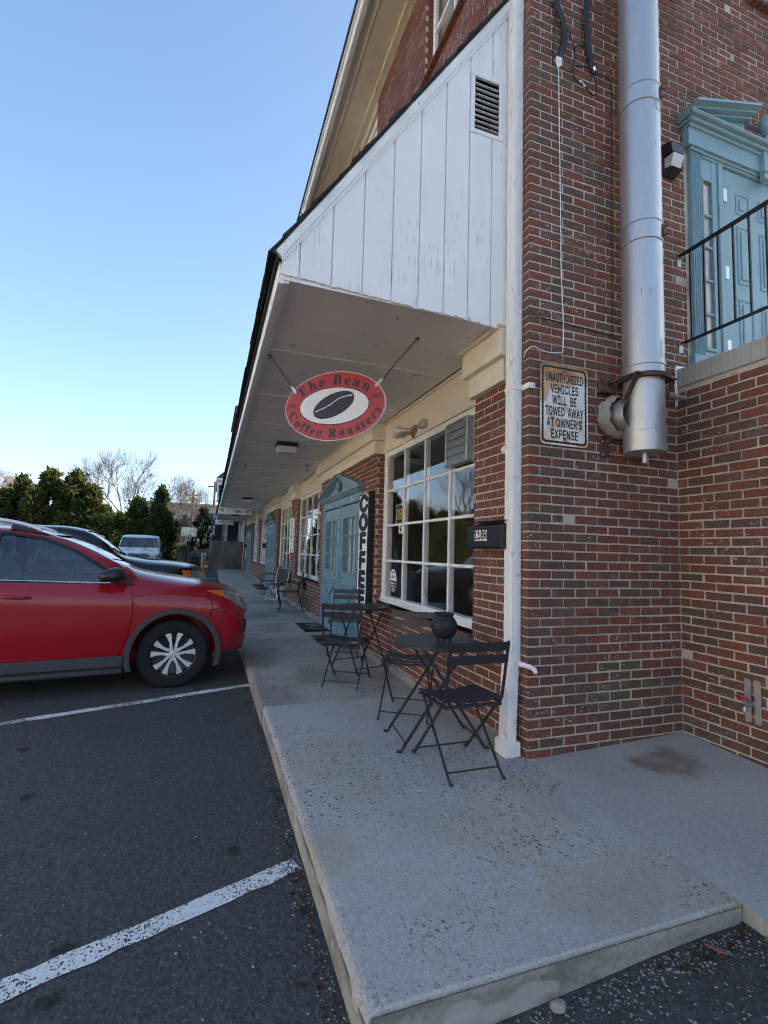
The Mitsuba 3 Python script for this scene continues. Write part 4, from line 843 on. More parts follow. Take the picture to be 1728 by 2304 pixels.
for (hook, sh) in (((-1.67, 1.5, 3.10), (.282 - .654, 2.735 - 2.583)), ((-.589, .66, 3.10), (1.036 - .654, 2.738 - 2.583))):
    q = OS + t_*sh[0] + np.array([0, 0, sh[1]])
    c = obj('chain', chain(hook, q + (np.array(hook) - q)*.12, 14), 'rusty_iron', hs)
    obj('shackle', cat([bar(q - (np.array(hook)-q)*.04 + nO*.015, q + (np.array(hook)-q)*.13 + nO*.012, .022, .004, nO), bar(q - (np.array(hook)-q)*.04 - nO*.015, q + (np.array(hook)-q)*.13 - nO*.012, .022, .004, nO)]), 'galvanized', hs)
    obj('hook', cat([lathe([(0, -.006), (.016, -.004), (.018, 0)], 10, 'z', tuple(np.array(hook) + [0, 0, -.002])), tube([np.array(hook) + [0, 0, -.004], np.array(hook) + [.008, 0, -.025], np.array(hook) + [0, .004, -.04]], .004, 6)]), 'rusty_iron', hs)
# ---------------------------------------------------------------- lights under the canopy and other fittings
sp_ = [(-.98, 5.15), (-.93, 14.5), (-.93, 23.8)]
for i, (x, y) in enumerate(sp_):
    k = thing('soffit_light', ['box light under the canopy behind the oval sign', 'box light under the canopy before the karate sign', 'farthest box light under the canopy'][i], 'light')
    obj('housing', cbox(x - .17, x + .17, y - .15, y + .15, 3.03, 3.097, .006), 'black_plastic', k)
    obj('diffuser', hull([(x + a*.16, y + b*.14, 3.03) for a in (-1, 1) for b in (-1, 1)] + [(x + a*.135, y + b*.115, 2.935) for a in (-1, 1) for b in (-1, 1)]), 'lens', k)
for i, (x, y) in enumerate([(-1.48, 7.47), (-.29, 7.02)]):
    k = thing('soffit_hook', ['empty iron hook under the outer edge of the canopy', 'empty iron hook under the canopy near the wall'][i], 'hook')
    obj('stem', cat([tube([(x, y, 3.10), (x, y, 2.99)], .007, 6), tube([(x + .018*math.sin(t), y, 2.975 + .018*math.cos(t)) for t in np.linspace(0, 2*PI, 12, endpoint=False)], .005, 6, closed=True), cbox(x - .02, x + .02, y - .01, y + .01, 3.08, 3.1, .003)]), 'rusty_iron', k)
flx = thing('flood_lamp', 'twin bulb flood lamp with a tan base over the coffee shop window', 'lamp')
obj('junction_box', cat([cbox(.018, .075, 1.90, 2.02, 2.735, 2.82, .006), cbox(.02, .07, 2.05, 2.13, 2.765, 2.80, .004)]), 'galvanized', flx)
obj('base', lathe([(0, -.05), (.03, -.05), (.075, -.012), (.08, 0)], 20, 'x', (.078, 2.27, 2.765)), 'terracotta', flx, smooth=40, label='tan rusted round base')
for (p, d) in (((.01, 2.40, 2.80), (-.5, .85, .12)), ((.02, 2.52, 2.80), (-.2, .97, .1))):
    d = np.array(d)/np.linalg.norm(d); M = frame((0, 0, 0), np.cross(d, [0, 0, 1]), np.cross(np.cross(d, [0, 0, 1]), d) * -1); 
    Ms = np.eye(4); z = d; x_ = np.cross(z, [0, 0, 1]); x_ /= np.linalg.norm(x_); Ms[:3, 0], Ms[:3, 1], Ms[:3, 2], Ms[:3, 3] = x_, np.cross(z, x_), z, p
    obj('holder', xf(lathe([(0, -.09), (.024, -.09), (.027, 0), (0, 0)], 16), Ms), 'galvanized', flx, smooth=40)
    obj('bulb', xf(lathe([(.026, 0), (.035, .03), (.058, .075), (.062, .11), (.050, .135), (0, .15)], 24), Ms), 'bulb_glass', flx, smooth=60)
sh = thing('exhaust_shutter', 'grey metal louvred exhaust shutter in the upper corner of the shop window', 'shutter')
obj('frame', cat([cbox(.025, .10, .935, .960, 2.205, 2.612, .004), cbox(.03, .10, 1.362, 1.385, 2.205, 2.612, .004), cbox(.03, .10, .955, 1.37, 2.598, 2.615, .004), cbox(.02, .10, .955, 1.37, 2.200, 2.214, .004), cbox(.088, .0945, .885, .945, 2.19, 2.62, .002)]), 'dull_aluminium', sh)
for j in range(5): obj('slat', xf(cbox(.030, .036, .96, 1.362, 2.214 + .077*j, 2.297 + .077*j, .002), rot(math.radians(9), [0, 1, 0], (.033, 1.1, 2.214 + .077*j))), 'dull_aluminium', sh)
obj('box', box(.06, .2, .96, 1.36, 2.21, 2.60), 'dull_aluminium', sh)
# mailboxes
def mailbox(x, y0, y1, z0, label, number=None):
    k = thing('mailbox', label, 'mailbox', None); w = y1-y0
    obj('body', prism(Polygon([(-.005, z0 + .01), (-.005, z0 + .20), (-.075, z0 + .19), (-.130, z0 + .175), (-.120, z0 + .02), (-.105, z0)]), w, 'xz', y0), 'black_plastic', k)
    obj('lid', cat([bar((-.0, (y0+y1)/2, z0 + .218), (-.14, (y0+y1)/2, z0 + .205), w + .05, .006)]), 'black_plastic', k)
    if number:
        n = np.array([-.155, 0, .01]); 
        obj('label_plate', mv(tm([[-.1312, y1 - .30, z0 + .062], [-.1312, y1 - .115, z0 + .062], [-.1345, y1 - .115, z0 + .142], [-.1345, y1 - .30, z0 + .142]], [[0, 2, 1], [0, 3, 2]]), (.0045, 0, 0)), 'paper_white', k)
        obj('numerals', flat(text_poly(number, .060, bold=3, sx=.82, gap=.05), frame((-.1290, y1 - .2075, z0 + .074), (0, -1, 0), (-.0040, 0, .1))), 'ink_black', k)
mailbox(0, .16, .63, 1.412, 'black wall mailbox numbered 118R beside the white downspout', '118R')
mailbox(0, 16.62, 17.0, 1.40, 'black mailbox on the wall past the second blue doors')
mailbox(0, 27.0, 27.4, 1.40, 'black mailbox beside the farthest blue door')
k = thing('wall_hook', 'small round white plastic cleat on the brick pier by the downspout', 'cleat'); obj('disc', cat([lathe([(0, -.018), (.018, -.016), (.03, -.004), (.034, 0)], 14, 'x', (-.001, .304, 2.172)), lathe([(0, -.022), (.008, -.02), (.009, -.016)], 8, 'x', (-.001, .304, 2.172))]), 'white_plastic', k)
# ---------------------------------------------------------------- signs along the shop front
cf = thing('coffee_sign', 'tall narrow black sign with white painted letters spelling coffee beside the first doors', 'sign')
obj('box', cbox(-.088, -.012, 3.405, 3.44, .55, 2.19, .004), 'ink_black', cf)
obj('face', cbox(-.080, -.02, 3.441, 3.87, .55, 2.16, .003), 'paper_white', cf)
MF = lambda z: frame((-.0815, 3.655, z), (0, -1, 0), (0, 0, 1))
obj('board', cbox(-.084, -.018, 3.872, 3.885, .55, 2.18, .003), 'ink_black', cf)
for j, c in enumerate('COFFEE'):
    obj('lettering', flat(text_poly(c, .205, bold=7, sx=1.75), MF(1.93 - .262*j), .002), 'ink_black', cf)
def hang_sign(name, label, x0, x1, y, z0, z1, t):
    k = thing(name, label, 'sign')
    obj('board', cbox(x0, x1, y - .012, y + .012, z0, z1, .003), 'paper_white', k)
    obj('hanger', cat([tube([(x, y, z1), (x, y, 3.10)], .006, 6) for x in (x0 + .12, x1 - .12)]), 'rusty_iron', k)
    return k
k = hang_sign('karate_sign', 'white hanging karate sign across the walk under the canopy', -1.79, -.55, 17.9, 2.735, 2.99, 1)
import itertools
def brush(t, h, sx): return affinity.skew(text_poly(t, h, bold=1, sx=sx, gap=.12), 6)
obj('lettering', flat(brush('J. C. KARATE', .12, .82), frame((-1.17, 17.886, 2.80), (1, 0, 0), (0, 0, 1))), 'ink_black', k)
for s in (-1, 1):
    palm = unary_union([LineString([(0, 0), (.02, .10)]).buffer(.008), LineString([(.05, 0), (.06, .09)]).buffer(.008)] + [LineString([(.02 + q*.04, .10), (.02 + q*.04 + .05*math.cos(a), .10 + .035*math.sin(a)), (.02 + q*.04 + .08*math.cos(a), .085 + .03*math.sin(a))]).buffer(.007) for q in (0, 1) for a in (.2, 1.2, 2.0, 2.9)])
    obj('palm_emblem', flat(palm, frame((-1.17 + s*.52 - .04, 17.886, 2.80), (1, 0, 0), (0, 0, 1))), 'ink_black', k)
k = hang_sign('phone_sign', 'white hanging sign with a phone number at the far end of the walk', -1.83, -.78, 27.4, 2.72, 3.0, 1)
obj('lettering', flat(text_poly('800-752-8890', .085, bold=1, sx=.75), frame((-1.12, 27.386, 2.86), (1, 0, 0), (0, 0, 1))), 'ink_black', k)
obj('lettering', flat(text_poly('www.com', .05, bold=0, sx=1.2), frame((-1.12, 27.386, 2.77), (1, 0, 0), (0, 0, 1))), 'wire_grey', k)
obj('emblem', flat(unary_union([LineString([(-.09, -.03), (.09, .06)]).buffer(.012), LineString([(-.06, .05), (.06, -.05)]).buffer(.012), Point(0, .06).buffer(.022)]), frame((-1.60, 27.386, 2.85), (1, 0, 0), (0, 0, 1))), 'wire_grey', k)
k = thing('pier_sign', 'narrow white upright sign with a column of characters on the brick pier', 'sign')
obj('board', cbox(-.045, -.005, 9.93, 10.55, 1.285, 2.20, .004), 'paper_white', k)
rs_ = np.random.default_rng(4)
chs = []
for j in range(7):
    z = 2.10 - .125*j
    for q in range(5):
        p0 = np.array([rs_.uniform(-.12, .12), rs_.uniform(-.035, .035)]); p1 = p0 + (np.array([rs_.uniform(.05, .16), 0]) if q % 2 else np.array([rs_.uniform(-.04, .04), -.06])); chs.append(LineString([p0 + [0, z], p1 + [0, z]]).buffer(.009))
obj('characters', flat(unary_union(chs), frame((-.0465, 10.24, 0), (0, -1, 0), (0, 0, 1))), 'ink_black', k)
# window signs and decals
k = thing('open_sign', 'yellow neon tube OPEN sign hanging inside the coffee shop window', 'sign')
op = text_poly('OPEN', .135, sx=.72, gap=.06); obj('backing', cbox(.205, .215, 2.885, 3.115, 1.735, 1.985, .004), 'black_plastic', k)
obj('backing_rim', cat([cbox(.198, .205, 2.885, 3.115, 1.735, 1.747, .002), cbox(.198, .205, 2.885, 3.115, 1.973, 1.985, .002), cbox(.198, .205, 2.885, 2.895, 1.747, 1.973, .002), cbox(.198, .205, 3.105, 3.115, 1.747, 1.973, .002)]), 'white_plastic', k)
op = affinity.scale(op, .19/(op.bounds[2]-op.bounds[0]), 1, origin=(0, 0)); obj('tubes', flat(op.buffer(.003).difference(op.buffer(-.006)), frame((.204, 3.0, 1.79), (0, -1, 0), (0, 0, 1)), .004), 'yellow_plastic', k)
k = thing('oval_sticker', 'oval white and black sticker low in the corner of the coffee shop window', 'sticker')
M = frame((.1105, 2.925, 1.015), (0, -1, 0), (0, 0, 1)); E = ell(.115, .143)
obj('face', flat(E, M, .0012), 'paper_white', k); obj('dark_half', flat(ell(.107, .135).intersection(sbox(-1, -1, 1, .0)), frame((.1090, 2.925, 1.015), (0, -1, 0), (0, 0, 1)), .0008), 'ink_navy', k)
obj('lettering', flat(unary_union([affinity.translate(text_poly('LOCAL', .018, bold=2), 0, .095), affinity.translate(affinity.skew(text_poly('Best', .042, True), 12), 0, .03)]), frame((.1090, 2.925, 1.015), (0, -1, 0), (0, 0, 1)), .0008), 'ink_navy', k)
obj('lettering', flat(unary_union([affinity.translate(text_poly(t, .026, bold=3), 0, z) for t, z in (('Roasted', -.045), ('fresh', -.082), ('daily', -.118))]), frame((.1080, 2.925, 1.015), (0, -1, 0), (0, 0, 1)), .0006), 'paper_white', k)
k = thing('window_card', 'small white card taped inside the coffee shop window', 'card'); obj('sheet', box(.125, .1265, 2.68, 2.82, 1.60, 1.70), 'paper_white', k); obj('mark', flat(Point(0, 0).buffer(.028), frame((.1245, 2.75, 1.65), (0, -1, 0), (0, 0, 1)), .0004), 'sign_red', k)
k = thing('window_mural', 'black and white brush stroke mural with red letters on the second shop window', 'mural')
rs_ = np.random.default_rng(12); a0, b0 = BAYS[1]
st = []
for j, (cy, cz, R) in enumerate([(8.9, 1.35, .42), (8.2, 1.55, .50), (8.55, 2.0, .42), (7.7, 1.25, .36), (7.5, 2.05, .38)]):
    st.append(LineString([(cy + R*math.cos(t), cz + R*.75*math.sin(t)) for t in np.linspace(.3 + j, 3.9 + j, 16)]).buffer(.055 + .02*(j % 2)))
blk = unary_union(st); F = frame((.120, 0, 0), (0, -1, 0), (0, 0, 1))
fl_ = lambda p: affinity.scale(p, -1, 1, origin=(0, 0))
obj('brush_strokes', flat(fl_(blk), F, .0012), 'ink_black', k)
obj('white_waves', flat(fl_(unary_union([LineString([(cy + R*math.cos(t), cz + R*.5*math.sin(t)) for t in np.linspace(.4, 2.8, 10)]).buffer(.022) for cy in (9.1, 8.0, 7.35) for cz, R in ((1.05, .28), (1.13, .28), (1.21, .28), (1.75, .25), (1.83, .25))]).difference(blk)), F, .001), 'paper_white', k)
obj('lettering', flat(fl_(affinity.scale(affinity.translate(text_poly('WOW', .34, bold=3, sx=.9), -7.75, 2.22), -1, 1, origin=(0, 0))), frame((.1185, 0, 0), (0, -1, 0), (0, 0, 1)), .001), 'sign_red', k)
k = thing('window_poster', 'yellow and green poster filling the third shop window', 'poster')
a0, b0 = BAYS[2]
yl = unary_union([Polygon([(13.3, 1.05), (13.3, 2.6), (12.6, 2.6), (12.75, 2.1), (12.3, 1.9), (12.7, 1.5), (12.55, 1.05)])]); gr = Polygon([(12.5, 2.6), (10.9, 2.6), (10.9, .85), (11.5, .85), (11.4, 1.5), (12.2, 1.5), (12.0, 2.0), (12.55, 2.15)])
obj('yellow_field', flat(fl_(yl), F, .001), 'yellow_plastic', k); obj('green_field', flat(fl_(gr), F, .001), 'lime_wrap', k)
k = thing('window_curtain', 'pale closed blind behind the fourth and fifth shop windows', 'blind')
for (a, b) in BAYS[3:]: obj('slat_blind', cat([cbox(.22, .24, a + .05, b - .1, .8 + .12*j, .9 + .12*j, .004) for j in range(15)]), 'paper_white', k)
# ---------------------------------------------------------------- cafe furniture
def slat_curve(cx, cy_, w, dep, z, sag, n=9, th=.005):
    xs = np.linspace(-w/2, w/2, n); v, f = [], []
    for x in xs:
        zz = z + sag*((2*x/w)**2)
        for y, dz in ((-dep/2, 0), (dep/2, 0), (dep/2, -th), (-dep/2, -th)): v.append([cx + x, cy_ + y, zz + dz])
    for i in range(n-1):
        for j in range(4): a, b = i*4+j, i*4+(j+1) % 4; f += [[a, b, b+4], [a, b+4, a+4]]
    f += [[0, 2, 1], [0, 3, 2], [4*n-4, 4*n-3, 4*n-2], [4*n-4, 4*n-2, 4*n-1]]
    m = tm(v, f); m.fix_normals(); return m
def bistro_chair(x, y, a, label, seed=0, z=0.0):
    """folding chair, local +y is the way it faces"""
    k = thing('bistro_chair', label, 'chair', None)
    M = rotz(a); M[:3, 3] = (x, y, z); T = TF(M); w = .20
    def o(n, m, mt='furniture_metal', p=k, **kw): return obj(n, m, mt, p, M=T, **kw)
    for i in range(4): o('seat_slat', slat_curve(0, -.145 + .095*i, .43, .078, .452 - .006*i, .022), 'furniture_metal')
    for zz, q in ((.800, -.262), (.722, -.248)): o('back_slat', xf(prism(rb(-.215, .215, zz - .028, zz + .028, .012), .005, 'xz', q - .002), rot(.16, [1, 0, 0], (0, q, zz))), 'furniture_metal')
    for s in (-1, 1):
        # long leg: back top down to the front foot; short leg: seat front to the rear foot
        o('back_leg', cat([bar((s*w, -.275, .835), (s*w, -.200, .47), .018, .008, (0, 1, 0)), bar((s*w, -.200, .475), (s*w, .235, .022), .018, .010, (1, 0, 0)), tube([(s*w, .235, .03), (s*w, .247, .008), (s*w, .270, .012)], .009, 6)]))
        o('front_leg', cat([bar((s*(w-.02), .190, .445), (s*(w-.02), -.235, .022), .016, .010, (1, 0, 0)), tube([(s*(w-.02), -.235, .03), (s*(w-.02), -.247, .008), (s*(w-.02), -.270, .012)], .009, 6)]))
    o('seat_rail', cat([bar((s*.195, -.19, .440), (s*.195, .19, .425), .022, .008) for s in (-1, 1)] + [bar((-.2, -.19, .436), (.2, -.19, .436), .012, .012)]), kind='stuff', label='side rails under the seat')
    o('cross_rod', tube([(-w, .205, .055), (w, .205, .055)], .0055, 6)); o('cross_rod', tube([(-w+.02, -.205, .055), (w-.02, -.205, .055)], .0055, 6)); o('cross_rod', tube([(-w, -.20, .43), (w, -.20, .43)], .006, 6))
    for s in (-1, 1): o('rivet', lathe([(0, -.004), (.006, -.003), (.007, 0)], 8, 'x', (s*(w + .006), -.015, .245)), 'steel')
    return k
def bistro_table(x, y, a, label):
    k = thing('bistro_table', label, 'table'); M = rotz(a); M[:3, 3] = (x, y, 0); T = TF(M); R = .315
    def o(n, m, mt='furniture_metal'): return obj(n, m, mt, k, M=T, smooth=35)
    o('table_top', lathe([(0, .722), (R - .004, .722), (R, .719), (R, .700), (R - .004, .697), (R - .008, .700), (0, .705)], 56), 'furniture_top')
    for s in (-1, 1):
        for t in (-1, 1):
            p0 = np.array([s*.20, -t*.16, .70]); p1 = np.array([s*.20, t*.29, .03]); m_ = p0 + (p1-p0)*.5
            o('leg', cat([bar(p0 + [t*.012, 0, 0], p1 + [t*.012, 0, 0], .020, .009, (1, 0, 0)), tube([p1 + [t*.012, 0, 0], p1 + [t*.012, t*.012, -.02], p1 + [t*.012, t*.04, -.016]], .010, 6)]))
    for t in (-1, 1): o('cross_rod', tube([(-.20, t*.27, .06), (.20, t*.27, .06)], .006, 6))
    o('cross_rod', tube([(-.2, .04, .31), (.2, .04, .31)], .006, 6)); o('hinge_bar', bar((-.2, -.15, .695), (.2, -.15, .695), .02, .01)); o('hinge_bar', bar((-.2, .15, .692), (.2, .15, .692), .02, .01))
    return k
bistro_chair(-.492, .065, .0, 'nearest black folding chair seen from behind, next to the downspout')
bistro_table(-.455, .49, 1.45, 'nearer round black table, carrying the cauldron pot')
bistro_chair(-.41, 1.12, 2.58, 'black folding chair on the far side of the cauldron table, facing the camera')
bistro_chair(-.665, 2.19, -.53, 'black folding chair with its back to the camera at the farther round table')
bistro_table(-.34, 2.78, .25, 'farther round black table under the edge of the shop window')
bistro_chair(-.30, 3.62, 2.75, 'greyish folding chair beyond the farther round table, before the coffee sign')
pt = thing('cauldron_pot', 'round black cast iron cauldron with star holes standing on the nearer table', 'pot')
PC = (-.42, .435, .722)
prof = [(.0, .022), (.04, .024), (.07, .040), (.090, .070), (.0985, .105), (.094, .140), (.078, .168), (.066, .178), (.063, .186), (.070, .196), (.075, .204), (.074, .209), (.066, .205), (.060, .190), (.06, .178), (.085, .14), (.09, .10), (.06, .04), (0, .03)]
POT_STARS = []
import manifold3d as m3
def man(m): return m3.Manifold(m3.Mesh(np.asarray(m.vertices, np.float32), np.asarray(m.faces, np.uint32)))
def unman(m): q = m.to_mesh(); return tm(q.vert_properties[:, :3], q.tri_verts)
for i in range(3): a = 2*PI*i/3 - .9; obj('foot', lathe([(0, 0), (.006, 0), (.010, .012), (.016, .038), (0, .04)], 10, 'z', (PC[0] + .05*math.cos(a), PC[1] + .05*math.sin(a), PC[2])), 'cauldron_iron', pt, smooth=50)
star = Polygon([((.0085 if i % 2 == 0 else .0035)*math.cos(PI*i/5), (.0085 if i % 2 == 0 else .0035)*math.sin(PI*i/5)) for i in range(10)])
for (a, z) in ((-2.35, .125), (-2.0, .10), (-2.75, .145), (-2.7, .085), (-1.62, .13), (-3.0, .115), (-2.25, .155)):
    rr_ = np.interp(z, [.07, .105, .14, .168], [.090, .0985, .094, .078]) + .0006; n_ = np.array([math.cos(a), math.sin(a), (z - .105)*5]); n_ /= np.linalg.norm(n_)
    c_ = np.array([PC[0] + rr_*math.cos(a), PC[1] + rr_*math.sin(a), PC[2] + z]); x_ = np.cross([0, 0, 1], n_); POT_STARS.append(man(xf(prism(star, .05, at=-.025), frame(c_, x_, np.cross(n_, x_)))))
pot = m3.Manifold.revolve(m3.CrossSection([prof]), 56).translate(PC)
for q in POT_STARS: pot -= q
obj('bowl', unman(pot), 'cauldron_iron', pt, smooth=50)
def armchair(x, y, a, label):
    k = thing('steel_armchair', label, 'chair'); M = rotz(a); M[:3, 3] = (x, y, 0); T = TF(M)
    def o(n, m, mt='black_iron', **kw): return obj(n, m, mt, k, M=T, smooth=45, **kw)
    for s in (-1, 1):
        o('arm_frame', tube(wig([(s*.27, .24, .01), (s*.27, .25, .40), (s*.275, .23, .58), (s*.275, .12, .635), (s*.27, -.10, .63), (s*.26, -.22, .60)], 26), .0115, 8))
        o('back_leg', tube(wig([(s*.25, -.30, .01), (s*.25, -.24, .25), (s*.25, -.20, .43), (s*.25, -.26, .70), (s*.24, -.30, .86)], 22), .0115, 8))
    o('back_frame', tube([(-.24, -.30, .855), (.24, -.30, .855)], .012, 8)); o('back_panel', cat([xf(box(-.235, .235, -.262, -.258, .50, .85), rot(.18, [1, 0, 0], (0, -.25, .6)))]), 'rusty_iron')
    for i in range(6): o('seat_slat', box(-.25, .25, -.19 + .075*i, -.13 + .075*i, .425, .437))
    o('seat_rail', tube([(-.26, .25, .42), (.26, .25, .42)], .011, 8)); o('seat_rail', tube([(-.25, -.20, .43), (.25, -.20, .43)], .011, 8))
    return k
armchair(-.33, 8.35, 1.42, 'nearer black steel armchair against the wall under the mural window')
armchair(-.33, 12.05, 1.60, 'farther black steel armchair behind the folding chair')
fk = thing('folding_chair', 'folding chair with a black back panel with hand hole and pale legs', 'chair'); M = rotz(2.2); M[:3, 3] = (-.38, 10.3, 0); T = TF(M)
for s in (-1, 1): obj('back_leg', tube([(s*.22, -.26, .84), (s*.22, -.18, .46), (s*.22, .22, .01)], .012, 8), 'steel', fk, M=T); obj('front_leg', tube([(s*.20, .16, .45), (s*.20, -.22, .01)], .012, 8), 'steel', fk, M=T)
bpn = prism(rb(-.23, .23, -.15, .15, .05).difference(rb(-.06, .06, .06, .11, .024)), .02, 'xz', -.01); obj('back_panel', xf(mv(bpn, (0, -.25, .70)), rot(.18, [1, 0, 0], (0, -.25, .7))), 'black_plastic', fk, M=T); obj('seat', prism(rb(-.21, .21, -.18, .2, .05), .02, 'xy', .445), 'black_plastic', fk, M=T)
obj('cross_rod', tube([(-.2, -.17, .07), (.2, -.17, .07)], .009, 6), 'steel', fk, M=T); obj('cross_rod', tube([(-.22, .17, .07), (.22, .17, .07)], .009, 6), 'steel', fk, M=T)
k = thing('paint_bucket', 'small pale bucket under the farther armchairs', 'bucket'); obj('pail', lathe([(0, .0), (.11, 0), (.13, .27), (.137, .27), (.137, .285), (.125, .285), (.105, .01), (0, .01)], 24, 'z', (-.12, 11.3, 0)), 'paper_white', k); obj('handle', tube([(-.12, 11.3 + .13*math.cos(t), .27 - .10*math.sin(t)) for t in np.linspace(0, PI, 12)], .004, 5), 'steel', k)
k = thing('water_bowl', 'shallow pale bowl on the sidewalk under the farther round table', 'bowl'); obj('dish', lathe([(0, 0), (.10, 0), (.14, .06), (.145, .065), (.13, .06), (.09, .012), (0, .012)], 28, 'z', (-.16, 4.0, .002)), 'dull_aluminium', k, smooth=40)
for (x0, x1, y0, y1, m, lb) in ((-.50, -.01, 5.40, 6.36, 'mat_rubber', 'black ribbed rubber doormat with worn pale patches at the first doors'), (-.49, -.02, 4.16, 5.02, 'mat_coir', 'brown coir doormat nearer the camera than the rubber one'), (-.49, .02, 15.55, 16.5, 'mat_rubber', 'farthest black rubber doormat at the second doors'), (-.48, .0, 14.25, 15.1, 'mat_rubber', 'black rubber doormat at the near leaf of the second doors')):
    k = thing('doormat', lb, 'doormat'); obj('base', cbox(x0, x1, y0, y1, .002, .012, .003), m, k)
    obj('ribs', cat([box(x0 + .02, x1 - .02, y0 + .02 + j*.03, y0 + .034 + j*.03, .0119, .0165) for j in range(int((y1-y0-.04)/.03))]), m, k, kind='stuff', label='raised ribs of the mat')
    if 'worn' in lb: obj('worn_patch', flat(unary_union([affinity.rotate(sbox(x_, y_, x_ + l_, y_ + .03), 4*q) for q, (x_, y_, l_) in enumerate([(-.42, 5.60, .34), (-.36, 5.72, .30), (-.45, 5.90, .38), (-.3, 5.98, .22), (-.40, 6.15, .33), (-.35, 6.08, .2)])]), frame((0, 0, .0168), (1, 0, 0), (0, 1, 0)), .0008), 'wire_grey', k)

# ---------------------------------------------------------------- vehicles
from scipy.interpolate import PchipInterpolator as PCH
class Loft:
    def __init__(s, st, kf=.22, kr=.12, x0=.2, x1=.9, r0=-2.9, r1=-3.65, wid=.92):
        X = np.array([a[0] for a in st]); o = np.argsort(X); K = np.array([a[1] for a in st], float)[o]; s.X = X[o]; s.P = PCH(s.X, K, axis=0); s.n = K.shape[1]; s.a = (kf, kr, x0, x1, r0, r1, wid)
    def pts(s, X, U):
        """(len X, len U, 3)"""
        X = np.asarray(X, float)[:, None]; K = s.P(X[:, 0]); d = PCH(np.arange(s.n), K, axis=1)(U); y, z = d[..., 0], d[..., 1]
        kf, kr, x0, x1, r0, r1, w = s.a
        f = np.clip((X-x0)/(x1-x0), 0, 1)**1.5*kf; r = np.clip((X-r0)/(r1-r0), 0, 1)**1.5*kr
        x = X - f*(y/w)**2 + r*(y/w)**2
        return np.stack([x, y, z], -1)
    def solid(s, nx=90, nu=34, xr=None, dy=0.0, dz=0.0, zfloor=None, sy=1.0, ex=0.0):
        Xs = np.linspace(s.X[0], s.X[-1], nx) if xr is None else np.linspace(*xr, nx); U = np.linspace(0, s.n-1, nu); R = []
        for p in s.pts(Xs, U):
            p[:, 1] = np.maximum(p[:, 1]*sy - dy, .0); p[-1, 1] = 0; p[:, 2] -= dz
            if zfloor is not None: p[:, 2] = np.maximum(p[:, 2], zfloor)
            q = p[:-1][::-1].copy(); q[:, 1] *= -1
            R.append(np.vstack([p, q]))
        R = np.array(R); R[:, :, 0] += ex*np.linspace(-1, 1, nx)[:, None]; m = R.shape[1]; v = R.reshape(-1, 3); f = []
        for i in range(nx-1):
            for j in range(m): a, b = i*m+j, i*m+(j+1) % m; f += [[a, b, b+m], [a, b+m, a+m]]
        L = len(v); v = np.vstack([v, R[0].mean(0), R[-1].mean(0)])
        for j in range(m): q = (j+1) % m; f += [[L, q, j], [L+1, (nx-1)*m+j, (nx-1)*m+q]]
        t = tm(v, np.array(f))
        if t.volume < 0: t.invert()
        return t
    def skin(s, test, u0, u1, nx=170, nu=50, inset=.012, xr=None, both=True):
        Xs = np.linspace(*(xr or (s.X[0], s.X[-1])), nx); U = np.linspace(u0, u1, nu); G = s.pts(Xs, U)
        G[..., 1] -= inset; c = (G[:-1, :-1] + G[1:, 1:])/2; ok = test(c[..., 0], c[..., 1], c[..., 2]); i, j = np.nonzero(ok)
        a = i*nu + j; f = np.vstack([np.stack([a, a+1, a+nu+1], 1), np.stack([a, a+nu+1, a+nu], 1)]); v = G.reshape(-1, 3)
        m = tm(v, f); m.remove_unreferenced_vertices()
        return m
import shapely
def inside(poly): return lambda a, b: shapely.contains_xy(poly, a, b)
def S(zb, w, zs, ws, t): return [(.0, zb + .02), (w - .12, zb), (w - .03, zb + .13), (w, zb*.48 + zs*.42 + .04), (w - .006, zs - .17), (ws, zs)] + t
